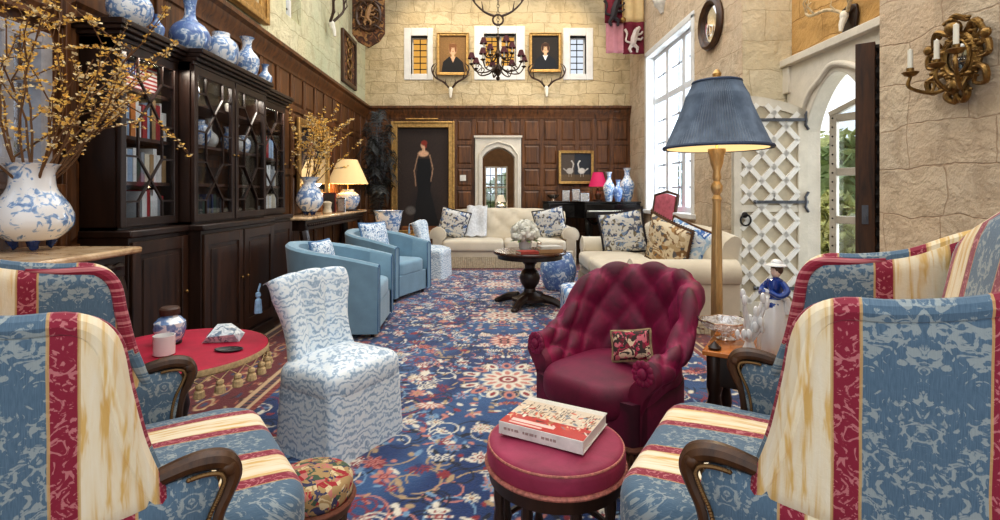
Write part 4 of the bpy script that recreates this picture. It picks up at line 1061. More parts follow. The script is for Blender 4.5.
# ------------------------------------------------------------------ red velvet oval table with tassels
def tassel_table():
    t = thing('oval_table', 'red velvet covered oval table with a tasselled cream fringe', 'table', (-1.40, 2.33, 0), R(0))
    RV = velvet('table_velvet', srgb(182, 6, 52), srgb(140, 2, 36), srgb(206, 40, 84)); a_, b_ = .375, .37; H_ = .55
    MB().lathe([(.0, H_ - .03), (.98, H_ - .03), (1, H_ - .02), (1, H_ - .004), (.985, H_), (0, H_)], 64, sx=a_, sy=b_).build('tabletop', RV, t)
    BR = plain('cream_braid', srgb(200, 172, 128), .8, 0, .35, 70); m = MB()
    m.grid([[Vector((a_ * k * math.cos(x), b_ * k * math.sin(x), z)) for x in np.linspace(0, 2 * PI, 97)[:-1]] for k, z in ((1.008, H_ - .002), (1.012, H_ - .012), (1.008, H_ - .026), (.98, H_ - .034))], cv=True, flip=True); m.build('braid', BR, t)
    n = 30
    for k in range(n):
        x = 2 * PI * k / n; c = Vector((a_ * 1.0 * math.cos(x), b_ * 1.0 * math.sin(x), 0)); c2 = Vector((a_ * math.cos(x + PI / n), b_ * math.sin(x + PI / n), 0)); c0 = Vector((a_ * math.cos(x - PI / n), b_ * math.sin(x - PI / n), 0))
        m = MB(); z = Vector((0, 0, 1)); m.tube([c2 + z * (H_ - .03), c + z * (H_ - .058)], .0025, 4); m.tube([c0 + z * (H_ - .03), c + z * (H_ - .058)], .0025, 4)
        m.lathe([(.004, H_ - .055), (.014, H_ - .06), (.016, H_ - .07), (.012, H_ - .078), (.019, H_ - .085), (.022, H_ - .108), (.016, H_ - .112), (0, H_ - .11)], 10, c); m.build('tassel', BR, t)
    MB().lathe([(.05, .06), (.035, .1), (.03, .2), (.05, .3), (.03, .42), (.08, .5), (.12, .52)], 20).build('pedestal', W_DARK, t)
    for k in range(3):
        a = 2 * PI * k / 3 + .4; MB().tube(catmull([(.03 * math.cos(a), .03 * math.sin(a), .12), (.15 * math.cos(a), .15 * math.sin(a), .1), (.24 * math.cos(a), .24 * math.sin(a), .02), (.28 * math.cos(a), .28 * math.sin(a), .018)], 5), [.03, .024, .018, .02], 8).build('leg', W_DARK, t)
    z = .5505
    j = thing('ginger_jar', 'blue and white porcelain jar with a brown wooden lid on the red velvet table', 'jar', (-1.49, 2.42, z))
    MB().lathe([(.036, 0), (.042, .004), (.058, .03), (.068, .07), (.066, .1), (.045, .122), (.034, .128), (.034, .134), (0, .134)], 28).build('body', porcelain('porc_jar', 22), j)
    MB().lathe([(.040, .1345), (.043, .14), (.043, .162), (.035, .17), (0, .172)], 24).build('lid', plain('lid_brown', srgb(74, 46, 32), .5), j)
    MB().lathe([(.05, -.0), (.05, .008), (0, .008)], 20).build('base', W_DARK, j)
    c = MB(); c.lathe([(.036, 0), (.042, .004), (.043, .085), (.0395, .085), (.037, .008), (0, .008)], 28); o = c.build('mug', plain('white_china', srgb(232, 230, 228), .2, 0, .03)); o.location = (-1.41, 2.25, z); tag(o, 'plain white china mug in front of the lidded jar', 'mug')
    g = MB(); f = [(-.085, 0, 0), (.08, -.01, 0), (.095, .035, .03), (.03, .05, .075), (-.03, .045, .075), (-.07, .03, .03), (-.06, -.02, .03), (.06, -.03, .04)]
    bm = __import__('bmesh').new(); [bm.verts.new(v) for v in f]; __import__('bmesh').ops.convex_hull(bm, input=bm.verts[:]); me = bpy.data.meshes.new('glass_paperweight'); bm.to_mesh(me); bm.free()
    t2 = NT('crystal'); me.materials.append(t2.bsdf(t2.ramp(t2.noise(t2.co('Object'), 26, 3, .5, 1), [(.38, srgb(120, 140, 160)), (.5, srgb(232, 238, 240)), (.62, srgb(180, 196, 206))]), .08, 0, None, Coat_Weight=1.0)); o = bpy.data.objects.new('glass_paperweight', me); COL.objects.link(o); o.location = (-1.26, 2.44, z); o.rotation_euler = (0, 0, R(12)); tag(o, 'angular clear glass paperweight on the red velvet table', 'ornament')
    o = MB().lathe([(0, 0), (.045, 0), (.055, .008), (.05, .009), (.04, .004), (0, .004)], 24, sx=1.15, sy=.7).build('coin_dish', plain('pewter_dark', srgb(60, 62, 66), .3, .8)); o.location = (-1.16, 2.31, z); tag(o, 'small dark metal dish at the edge of the red velvet table', 'dish')
tassel_table()
# needlepoint footstool, low, bottom left
t = thing('footstool', 'small low round footstool with a floral needlepoint top beside the left armchair', 'stool', (-.61, 1.79, 0))
NF = floralmat('needlepoint_floral', srgb(170, 140, 96), [srgb(160, 40, 50), srgb(70, 90, 70), srgb(190, 120, 110), srgb(60, 60, 90), srgb(210, 190, 150)], 22, .47)
MB().puff(circ(.135, 32), .2, .285, .03, .02).build('seat', NF, t, smooth=60)
MB().tube([(.137 * math.cos(a), .137 * math.sin(a), .205) for a in np.linspace(0, 2 * PI, 49)[:-1]], .009, 6, True).build('gimp_braid', plain('braid', (.2, .1, .05)), t)
MB().lathe([(.12, .16), (.13, .17), (.13, .2), (.1, .2)], 32).build('apron', W_MID, t)
for k in range(4): MB().lathe([(.014, 0), (.02, .03), (.012, .08), (.02, .16)], 8, (.1 * math.cos(k * PI / 2 + .4), .1 * math.sin(k * PI / 2 + .4), 0)).build('leg', W_MID, t)

# ------------------------------------------------------------------ side table with tray and figurine
def side_table():
    ang = math.atan2(.85, .53); t = thing('side_table', 'dark wood side table with a honey-coloured top between lamp and right armchair', 'table', (.885, 2.135, 0), 0)
    M = Matrix(((.53, .85, 0, 0), (.85, -.53, 0, 0), (0, 0, 1, 0), (0, 0, 0, 1)))   # u along the chair side, v away toward the right
    MT = wood('honey_top', srgb(160, 88, 34), srgb(206, 132, 58), .18, 'x')
    MB().box(-.012, .40, -.012, .50, .585, .605, M).build('tabletop', MT, t, bevel=.004)
    MB().box(.01, .378, .01, .478, .46, .585, M).build('apron', W_DARK, t, bevel=.004)
    for u in (.03, .358):
        for v in (.03, .458):
            c = M @ Vector((u, v, 0)); MB().lathe([(.018, 0), (.026, .03), (.016, .06), (.026, .1), (.02, .14), (.028, .18), (.016, .22), (.026, .28), (.018, .34), (.03, .38), (.022, .42), (.032, .45), (.03, .50), (.032, .575), (.02, .60), (.026, .615), (0, .64)], 12, c).build('leg', W_DARK, t)
    z = .6055
    g = thing('glass_bowl', 'cut glass bowl with silver rim on the honey-topped side table', 'bowl', (1.04, 2.29, z))
    m = MB(); n = 40
    prof = [(.035, 0), (.045, .004), (.02, .016), (.03, .03), (.075, .05), (.098, .08), (.1, .086), (.092, .086), (.07, .056), (0, .036)]
    rows = [[Vector((r * (1.25 if r > .05 else 1) * (1 + (.07 if z_ > .04 else 0) * math.cos(8 * a)) * math.cos(a), r * (1 + (.07 if z_ > .04 else 0) * math.cos(8 * a)) * math.sin(a), z_)) for a in np.linspace(0, 2 * PI, n + 1)[:-1]] for r, z_ in prof]
    m.grid(rows, cv=True, flip=True)
    tg = NT('cut_glass'); tr = tg.n('BsdfTransparent', {0: (.97, .96, .96)}); gl = tg.n('BsdfPrincipled', {'Base Color': (.85, .84, .84), 'Roughness': .1, 'Metallic': .3}); mx = tg.n('MixShader', {0: tg.ramp(tg.noise(tg.co('Object'), 34, 3, .6, 1), [(.4, (.15,) * 3), (.55, (.8,) * 3)])}); tg.t.links.new(tr.outputs[0], mx.inputs[1]); tg.t.links.new(gl.outputs[0], mx.inputs[2]); tg.t.links.new(mx.outputs[0], tg.out.inputs[0])
    m.build('body', tg.m, g)
    SIL = plain('silver', srgb(214, 196, 180), .2, .9)
    m = MB().tube([(.125 * math.cos(a) * (1 + .07 * math.cos(8 * a)), .1 * math.sin(a) * (1 + .07 * math.cos(8 * a)), .085) for a in np.linspace(0, 2 * PI, 61)[:-1]], .004, 6, True)
    for s in (-1, 1): m.tube(catmull([(s * .12, 0, .08), (s * .15, 0, .105), (s * .155, 0, .06), (s * .11, 0, .045)], 5), .004, 6)
    m.build('rim', SIL, g)
    # porcelain lady
    f = thing('porcelain_figurine', 'white porcelain lady figurine in a royal blue jacket and hat on the side table', 'figurine', (1.16, 2.11, z), R(200))
    WP = plain('glazed_white', srgb(226, 226, 226), .15, 0, .05, 20, 0, 60, Coat_Weight=.5); BP = plain('glazed_blue', srgb(30, 66, 148), .2, 0, .25, 20, 0, 60, Coat_Weight=.5)
    m = MB(); rows = []
    for r, z_ in [(.068, 0), (.072, .01), (.07, .05), (.066, .11), (.05, .17), (.036, .205), (.028, .215)]:
        rows.append([Vector((r * (1 + .07 * math.cos(9 * a) * (1 - z_ / .22)) * math.cos(a), r * (1 + .07 * math.cos(9 * a) * (1 - z_ / .22)) * math.sin(a) * .85, z_)) for a in np.linspace(0, 2 * PI, 55)[:-1]])
    m.grid(rows, cv=True, flip=True); m.f.append(tuple(reversed(range(54)))); m.build('skirt', WP, f)
    m = MB().lathe([(.045, .185), (.04, .2), (.024, .22), (.028, .245), (.034, .27), (.03, .292), (.012, .303), (0, .305)], 18, sy=.8); 
    for s in (-1, 1): m.tube(catmull([(0, s * .03, .285), (.005, s * .055, .255), (.03, s * .045, .235), (.05, s * .015, .25)], 5), [.012, .014, .011, .008], 8)
    m.build('jacket', BP, f)
    m = MB().ball((0, 0, .325), .021, 10, (1, .9, 1.15)); m.lathe([(.009, .295), (.008, .312)], 8)
    m.ball((.02, 0, .322), .004, 5); m.build('head', plain('glazed_skin', srgb(232, 206, 190), .2), f)
    m = MB(); m.ball((-.006, 0, .333), .024, 8, (1, 1, .95)); m.ball((-.022, 0, .34), .014, 6); m.build('hair', plain('glazed_brown', srgb(80, 60, 50), .3), f)
    m = MB(); m.lathe([(.012, .364), (.04, .354), (.042, .35), (.026, .346), (.02, .348)], 16); m.ball((-.004, 0, .36), .024, 8, (1, 1, .7)); m.build('hat', WP, f)
    m = MB(); m.tube([(.035, -.03, .245), (.01, .0, .235), (-.02, .035, .215), (-.02, .045, .16)], [.012, .009, .012, .02], 8); m.build('sash', WP, f)
    s2 = thing('porcelain_spray', 'white porcelain spray of leaves beside the blue-jacketed figurine', 'ornament', (1.045, 2.095, z))
    m = MB(); m.lathe([(.03, 0), (.032, .01), (.02, .03), (.015, .05)], 16)
    q = random.Random(4)
    for k in range(16):
        a = q.random() * 6.28; r = .02 + .05 * q.random(); zz = .05 + .2 * q.random(); p0 = Vector((0, 0, .04)); p2 = Vector((r * math.cos(a), r * math.sin(a), zz)); m.tube([p0, p2 * .6 + Vector((0, 0, .02)), p2], [.008, .01, .003], 6); m.ball(p2, .016, 5, (.6, 1, 1.4))
    m.build('leaves', WP, s2); g.scale = (.88, .88, 1)
side_table()
# ------------------------------------------------------------------ floor lamp
def floor_lamp():
    t = thing('floor_lamp', 'carved gilt-wood floor lamp with a pleated slate blue shade', 'lamp', (1.16, 2.66, 0))
    GW = plain('gilt_wood', srgb(208, 172, 118), .36, .55, .45, 5, .3, 30, (6, 6, .8))
    MB().lathe([(.15, 0), (.155, .02), (.13, .05), (.08, .07), (.06, .11), (.075, .13), (.06, .16)], 28).build('base', GW, t)
    m = MB(); n = 24; prof = [(.055, .16), (.04, .2), (.05, .26), (.034, .30), (.028, .36), (.028, .7), (.024, 1.05), (.020, 1.20), (.025, 1.22), (.016, 1.24), (.028, 1.265), (.030, 1.285), (.016, 1.31), (.022, 1.33), (.017, 1.36), (.030, 1.40), (.036, 1.44), (.042, 1.46), (.042, 1.475), (.0, 1.475)]
    rows = [[Vector(((r + (.0022 * math.cos(6 * a) if .3 < z < 1.2 else 0)) * math.cos(a), (r + (.0022 * math.cos(6 * a) if .3 < z < 1.2 else 0)) * math.sin(a), z)) for a in np.linspace(0, 2 * PI, 49)[:-1]] for r, z in prof]
    m.grid(rows, cv=True, flip=True); m.build('pole', GW, t)
    SLT = NT('pleated_silk'); co = SLT.co('Object'); n1 = SLT.noise(co, 14, 3); 
    pl = SLT.bsdf(SLT.ramp(n1, [(.3, srgb(80, 92, 108)), (.7, srgb(116, 130, 146))]), .55, 0, None, Sheen_Weight=.3)
    N = 2 * 100; rows = []
    for k in range(15):
        q = k / 14; z = 1.475 + .345 * q; r = .258 + (.112 - .258) * (q ** .92)
        amp = .0042 * (.6 + .4 * math.sin(PI * q)); gather = .006 * math.exp(-((q - .78) / .07) ** 2)
        rows.append([Vector(((r + gather + (amp if i % 2 else -amp)) * math.cos(2 * PI * i / N), (r + gather + (amp if i % 2 else -amp)) * math.sin(2 * PI * i / N), z)) for i in range(N)])
    m = MB().grid(rows, cv=True, flip=True); s = m.build('lamp_shade', pl, t, smooth=0)
    m = MB().grid([[Vector((r * math.cos(a), r * math.sin(a), z)) for a in np.linspace(0, 2 * PI, 65)[:-1]] for r, z in [(.258 + (.112 - .258) * ((k / 8) ** .92) - .016, 1.477 + .34 * k / 8) for k in range(9)]], cv=True); m.build('lining', emit('lamp_lining', srgb(255, 214, 150), 1.1), s)
    m = MB(); m.tube([(  .258 * math.cos(a),   .258 * math.sin(a), 1.482) for a in np.linspace(0, 2 * PI, 81)[:-1]], .009, 6, True); m.build('shade_trim', plain('slate_trim', srgb(58, 72, 96), .6), s); m = MB().tube([(.115 * math.cos(a), .115 * math.sin(a), 1.815) for a in np.linspace(0, 2 * PI, 61)[:-1]], .007, 6, True); m.build('shade_trim', plain('slate_trim', (0, 0, 0)), s)
    m = MB(); m.tube([(0, 0, 1.47), (0, 0, 1.85)], .006, 6); m.lathe([(.03, 1.82), (.034, 1.83), (.018, 1.845), (.022, 1.86), (.010, 1.88), (0, 1.885)], 14); m.build('finial', GOLD, t)
    for k in range(3):
        a = k * 2.1; m = MB().tube([(0, 0, 1.82), (.11 * math.cos(a), .11 * math.sin(a), 1.815)], .004, 5); m.build('spider', IRON, t)
    m = MB().ball((0, 0, 1.60), .032, 8, (1, 1, 1.3)); m.build('bulb', emit('bulb_warm', srgb(255, 220, 170), 6), t)
    l = bpy.data.lights.new('lamp_light', 'POINT'); l.energy = 16; l.color = (1, .8, .52); l.shadow_soft_size = .05; o = bpy.data.objects.new('lamp_light', l); COL.objects.link(o); o.location = (1.16, 2.66, 1.56)
floor_lamp()
# ------------------------------------------------------------------ breakfront bookcase
def bookcase():
    t = thing('breakfront_bookcase', 'long dark mahogany breakfront bookcase with glazed doors along the left wall', 'bookcase', (XL, 0, 0))
    D = W_DARK; y = [3.02, 3.60, 4.78, 5.48]; fx = [2.15, 2.05, 2.15]; f = [XL + 2.4 - v + 2.4 - 2.4 for v in fx]   # front distance from wall
    f = [2.4 - v for v in fx]; SH = [1.07, 1.32, 1.60, 1.90]
    for k in range(3):
        a, b, d = y[k], y[k + 1], f[k]
        # carcase: base, top section
        m = MB(); m.box(0, d + .05, a, b, 0, 1.0); m.build('base_cabinet', D, t, smooth=0, bevel=.004)
        m = MB(); m.box(0, d + .075, a - .01, b + .01, .985, 1.03); m.build('ledge', D, t, bevel=.01); MB().box(0, d + .07, a - .005, b + .005, 0, .11).build('plinth', D, t, bevel=.01)
        m = MB(); m.box(.0, .02, a, b, 1.03, 2.15); m.box(0, d - .03, a, a + .025, 1.03, 2.15); m.box(0, d - .03, b - .025, b, 1.03, 2.15); m.box(0, d - .02, a, b, 2.10, 2.16); m.box(0, d - .03, a, b, 1.03, 1.05)
        m.build('case', W_DARK, t, smooth=0)
        for z in SH[1:]: MB().box(.02, d - .05, a + .025, b - .025, z - .022, z).build('shelf', W_SHELF, t, smooth=0)
        m = MB(); n = 0
        for (o, z0, z1) in ((.0, 2.14, 2.17), (.025, 2.17, 2.195), (.05, 2.195, 2.22), (.065, 2.22, 2.255)): m.box(0, d + o, a - o * (k == 0), b + o * (k == 2), z0, z1)
        m.build('cornice', D, t, smooth=0, bevel=.006)
        nd = 2 if k == 1 else 1; w = (b - a) / nd
        for j in range(nd):
            p, q = a + w * j + .012, a + w * (j + 1) - .012
            m = MB()   # upper glazed door
            m.box(d - .03, d, p, p + .045, 1.045, 2.14); m.box(d - .03, d, q - .045, q, 1.045, 2.14); m.box(d - .029, d - .001, p + .04, q - .04, 1.046, 1.10); m.box(d - .029, d - .001, p + .04, q - .04, 2.08, 2.139)
            dr = m.build('door', W_DARK if k != 0 else W_DARK, t, smooth=0, bevel=.004)
            m = MB(); A, Bq, Z0, Z1 = p + .045, q - .045, 1.10, 2.08; P = lambda u, z: (d - .012, A + (Bq - A) * u, Z0 + (Z1 - Z0) * z)
            L = [((.25, 0), (.25, .10)), ((.75, 0), (.75, .10)), ((.25, .10), (.75, .38)), ((.75, .10), (.25, .38)), ((.25, .38), (.25, .60)), ((.75, .38), (.75, .60)), ((.25, .60), (.75, .88)), ((.75, .60), (.25, .88)), ((.25, .88), (.25, 1)), ((.75, .88), (.75, 1))]
            L += [((0, z), (.25, z)) for z in (.10, .38, .60, .88)] + [((.75, z), (1, z)) for z in (.10, .38, .60, .88)]
            for (u0, z0), (u1, z1) in L: m.bar(P(u0, z0), P(u1, z1), .012, .014, (1, 0, 0))
            m.build('glazing_bars', D, dr, smooth=0)
            m = MB().box(d - .02, d - .018, A - .01, Bq + .01, Z0 - .01, Z1 + .01); m.build('glass', glassmat('bookcase_glass', (.93, .95, .97), .05) if 'bookcase_glass' not in bpy.data.materials else bpy.data.materials['bookcase_glass'], dr, smooth=0)
            MB().ball((d + .006, (q - .022) if j == 0 else (p + .022), 1.55), .010, 6).build('knob', GOLD_D, dr)
            m = MB(); e = d + .05   # lower panelled door
            m.box(e, e + .02, p, p + .07, .14, .96); m.box(e, e + .02, q - .07, q, .14, .96); m.box(e, e + .019, p + .065, q - .065, .141, .22); m.box(e, e + .019, p + .065, q - .065, .88, .959); m.box(e, e + .008, p, q, .2, .9)
            m.box(e, e + .014, p + .10, q - .10, .25, .85); cd = m.build('cupboard_door', wood('mahogany_door', srgb(34, 19, 11), srgb(76, 46, 28), .28), t, smooth=0, bevel=.005)
            MB().ball((e + .03, q - .035 if j == 0 else p + .035, .58), .012, 6).build('knob', GOLD_D, cd)
    return y, f, SH
BY, BF, BSH = bookcase()
for ya, yb in zip(BY, BY[1:]):
    l = bpy.data.lights.new('bookcase_fill', 'AREA'); l.shape = 'RECTANGLE'; l.size = .06; l.size_y = yb - ya - .1; l.energy = 5 * (yb - ya); l.color = (1, .9, .76); o = bpy.data.objects.new('bookcase_fill', l); COL.objects.link(o); o.location = (XL + .27, (ya + yb) / 2, 2.09); o.rotation_euler = (0, R(-18), 0)  # area light added in each bookcase section to brighten the books
# books, each one an object; those nothing tells apart share colour, shelf, label and group
BOOKC = [('cream', srgb(214, 204, 182)), ('white', srgb(226, 226, 224)), ('pale blue', srgb(150, 176, 204)), ('navy', srgb(34, 48, 84)), ('black', srgb(28, 28, 32)), ('red', srgb(160, 36, 40)), ('orange', srgb(206, 128, 60)), ('tan', srgb(170, 140, 98)), ('grey', srgb(140, 146, 152)), ('dark green', srgb(44, 66, 52))]
def bookmat(nm, c): return plain('book_' + nm.replace(' ', '_'), c, .6, 0, .12, 30)
bm_cache = {}
def book(c, th, h, d):
    key = (c, round(th, 3), round(h, 2))
    if key not in bm_cache:
        m = MB(); m.box(-d, 0, -th / 2, -th / 2 + .003, 0, h); m.box(-d, 0, th / 2 - .003, th / 2, 0, h); m.box(-.003, .001, -th / 2, th / 2, 0, h)
        m.box(0, .0018, -th / 2, th / 2, h * .8, h * .82); m.box(0, .0018, -th / 2, th / 2, h * .2, h * .22)
        o = m.build('book', bookmat(BOOKC[c][0], BOOKC[c][1]), smooth=0)
        p = MB().box(-d + .004, -.004, -th / 2 + .003, th / 2 - .003, .004, h - .006).build('pages', plain('book_paper', srgb(224, 216, 198), .9), o, smooth=0)
        bm_cache[key] = (o, p); return o
    o, p = bm_cache[key]; c1 = o.copy(); COL.objects.link(c1); c2 = p.copy(); COL.objects.link(c2); c2.parent = c1; return c1
q = random.Random(21)
def fill(shelf_z, y0, y1, front, hmax, word, pal, prob=1.0):
    yy = y0
    while yy < y1 - .05:
        th = q.choice((.022, .03, .038, .045)); h = round(q.uniform(.72, .97) * hmax, 2); c = q.choice(pal)
        if q.random() < prob:
            o = book(c, th, h, .15); o.location = (XL + front - .055 - .01 * q.random(), yy + th / 2, shelf_z + .001)
            nm = BOOKC[c][0]; tag(o, f'{nm} upright book on the {word}', 'book', f'{nm} books on the {word}')
        yy += th + .002
fill(1.6, 3.07, 3.56, BF[0], .27, 'upper book shelf of the nearest glazed bookcase section', [0, 1, 1, 2, 0, 5, 6, 4, 7])
fill(1.32, 3.07, 3.56, BF[0], .25, 'middle book shelf of the nearest glazed bookcase section', [2, 8, 1, 7, 0, 3, 9, 2])
fill(1.05, 3.07, 3.16, BF[0], .22, 'bottom shelf of the nearest glazed bookcase section', [5, 2]); fill(1.05, 3.30, 3.55, BF[0], .24, 'bottom shelf of the nearest glazed bookcase section', [1, 1, 8, 5])
fill(1.6, 4.93, 5.3, BF[2], .22, 'upper shelf of the farthest glazed bookcase section', [1, 0, 5, 2])
fill(1.32, 4.85, 5.4, BF[2], .22, 'middle shelf of the farthest glazed bookcase section', [1, 1, 0, 8])
fill(1.05, 4.85, 5.4, BF[2], .22, 'bottom shelf of the farthest glazed bookcase section', [1, 0, 8, 1])
fill(1.05, 3.70, 4.1, BF[1], .2, 'bottom shelf of the middle glazed bookcase section', [4, 3, 9, 4])
# folded flag on the top shelf
im = Img(120, 80, srgb(220, 216, 210))
for k in range(7): im.rect(0, 1, k / 6.5, k / 6.5 + 1 / 13, srgb(170, 40, 50))
im.rect(0, .42, .46, 1, srgb(38, 56, 110))
for i in range(6):
    for j in range(5): im.ell(.04 + i * .068, .52 + j * .1, .02, .02, srgb(230, 230, 230))
fl = canvas('small_flag', im, (XL + BF[0] - .09, 3.12, 1.905), (0.0, .38, 0), (0, 0, .17), attr_mat('flag_cloth', .9), None, 70, 50); s_ = fl.modifiers.new('sol', 'SOLIDIFY'); s_.thickness = .008; tag(fl, 'small stars and stripes flag on the top shelf behind glass', 'flag')

# ------------------------------------------------------------------ porcelain
PORC = porcelain('porcelain_blue', 13); PORC2 = porcelain('porcelain_fine', 22, thr=.5); PORC3 = porcelain('porcelain_dense', 16, (.02, .07, .34), (.74, .8, .88), .57)
def vase(name, label, prof, loc, mat, cat='vase', group=None, n=36, feet=0, ms=1.0):
    m = MB().lathe(prof, n, cap=True)
    if feet:
        o = thing(name, label, cat, loc); m.build('body', mat, o)
        for k in range(4):
            a = PI / 4 + k * PI / 2; mm = MB(); r = prof[2][0] * .78; mm.tube([(r * math.cos(a), r * math.sin(a), .055), (r * 1.15 * math.cos(a), r * 1.15 * math.sin(a), .03), (r * 1.05 * math.cos(a), r * 1.05 * math.sin(a), .008), (r * 1.2 * math.cos(a), r * 1.2 * math.sin(a), .004)], [.026, .024, .018, .018], 8); mm.build('foot', plain('cobalt', srgb(28, 52, 104), .2), o)
        return o
    o = m.build(name, mat); o.location = loc; return tag(o, label, cat, group)
S = lambda prof, s, sz=None: [(r * s, z * (sz or s)) for r, z in prof]
def smooth_prof(p, n=5): return [(max(0, v.x), v.y) for v in catmull(p, n)]
BALUSTER = smooth_prof([(.20, 0), (.21, .02), (.30, .22), (.36, .42), (.34, .55), (.18, .70), (.13, .80), (.15, .92), (.22, 1.0)]) + [(.20, 1.0), (.12, .9)]
BOTTLE = smooth_prof([(.20, 0), (.22, .02), (.36, .16), (.40, .32), (.32, .46), (.14, .58), (.11, .72), (.14, .9), (.20, 1.0)]) + [(.18, 1.0), (.10, .9)]
GINGER = smooth_prof([(.34, 0), (.37, .03), (.52, .25), (.60, .5), (.55, .72), (.36, .86), (.30, .90), (.31, 1.0)]) + [(.27, 1.0), (.26, .9)]
TOPZ = 2.2555
# vases along the top of the bookcase
for (px, h, pr, mt, lab) in ((130, .42, BOTTLE, PORC2, 'tall blue and white bottle vase nearest the camera atop the bookcase'), (157, .17, BALUSTER, PORC3, 'smallest blue and white vase tucked between two bottles atop the bookcase'),
                          (190, .46, BOTTLE, PORC3, 'largest blue and white bottle vase with flared neck atop the bookcase'), (221, .30, GINGER, PORC, 'squat wide blue and white jar atop the bookcase'),
                          (247, .40, BALUSTER, PORC2, 'slender blue and white baluster vase atop the bookcase'), (265, .25, BALUSTER, PORC, 'small waisted blue and white vase at the far end atop the bookcase')):
    Xv = -2.20; Yv = Xv * F / (px - VX); vase('porcelain_vase', lab, S(pr, h * .74, h), (Xv, Yv, TOPZ), mt)
# ceramics behind glass in the middle section
q = random.Random(5)
for i, (yy, z, h, pr, lab) in enumerate(((3.75, 1.6, .24, BALUSTER, 'white porcelain vase behind glass'), (3.93, 1.6, .2, GINGER, 'squat white jar behind glass'), (4.08, 1.6, .23, BOTTLE, 'white bottle vase behind glass'), (4.35, 1.6, .2, BALUSTER, 'small white vase behind the farther middle door'),
                                       (4.5, 1.6, .24, BOTTLE, 'cream bottle vase behind the farther middle door'), (4.63, 1.6, .16, GINGER, 'tiny white jar behind the farther middle door'), (4.4, 1.9, .17, BALUSTER, 'white vase on the top shelf of the middle section'), (3.8, 1.9, .17, GINGER, 'white jar on the top shelf of the middle section'), (5.1, 1.9, .18, BALUSTER, 'cream vase on the top shelf of the far section'))):
    vase('cabinet_vase', lab, S(pr, h * .7, h), (XL + .20 if i < 8 else XL + .14, yy, z + .001), plain('cabinet_white', srgb(214, 212, 206), .3, 0, .2, 30) if i % 2 == 0 else PORC2)

# ------------------------------------------------------------------ console tables with marble tops
def marble(name):
    t = NT(name); co = t.co('Object'); n = t.noise(co, 5, 6, .7, 1.5); return t.bsdf(t.ramp(n, [(.3, srgb(146, 108, 72)), (.5, srgb(206, 176, 138)), (.7, srgb(226, 206, 176))]), .18, 0, None)
MARB = marble('siena_marble')
def console(label, y0, y1, xf, zt):
    t = thing('console_table', label, 'table', (XL, y0, 0)); L = y1 - y0; d = xf - XL
    MB().box(.03, d, 0, L, zt - .035, zt).build('marble_top', MARB, t, bevel=.012)
    MB().box(.05, d - .05, .06, L - .06, zt - .15, zt - .036).build('apron', W_DARK, t, bevel=.008)
    m = MB()
    nn = int((L - .2) / .012); m.tube([(d - .05, .1 + (L - .2) * k / nn, zt - .09) for k in range(nn + 1)], [.008 + .016 * abs(math.sin(PI * .1712 * k)) for k in range(nn + 1)], 6)
    m.build('carved_frieze', W_DARK, t)
    for x in (.09, d - .09):
        for yv in (.1, L - .1):
            MB().tube(catmull([(x, yv, zt - .15), (x + .02, yv, zt - .3), (x - .02, yv, zt - .5), (x + .0, yv, zt - .75), (x + .02, yv, .05), (x + .02, yv, .005)], 5), [.05, .055, .035, .025, .03, .045], 8).build('leg', W_DARK, t)
    MB().box(.05, d - .06, .08, L - .08, .10, .135).build('stretcher', W_DARK, t, bevel=.01)
    return t
console('dark carved console table with a marble top, nearest the camera at left', 1.75, 2.70, -1.80, .975)
console('long dark console table with a marble top beyond the bookcase', 5.62, 8.3, -1.96, .985)
bigv = vase('footed_vase', 'large blue and white square-footed vase of branches on the near console table', smooth_prof([(.075, .035), (.10, .04), (.152, .09), (.162, .14), (.145, .20), (.10, .27), (.088, .32), (.092, .37), (.112, .40)]) + [(.10, .402), (.08, .36)], (-2.20, 2.50, .990), porcelain('porcelain_big', 17, (.03, .08, .26), (.80, .80, .80), .46), feet=1)
vase2 = vase('footed_vase', 'blue and white footed vase of branches on the far console table', smooth_prof([(.06, .03), (.09, .04), (.15, .12), (.155, .2), (.12, .29), (.075, .35), (.08, .40), (.12, .44)]) + [(.11, .44), (.07, .38)], (-2.15, 6.2, 1.0), PORC, feet=1)
BL = plain('forsythia', srgb(234, 190, 90), .6, 0, .3, 40, Emission_Color=(1, .7, .3, 1), Emission_Strength=.05); BL2 = plain('pale_blossom', srgb(236, 216, 170), .6, 0, .2, 40); TW = plain('twig', srgb(112, 78, 46), .8, 0, .3)
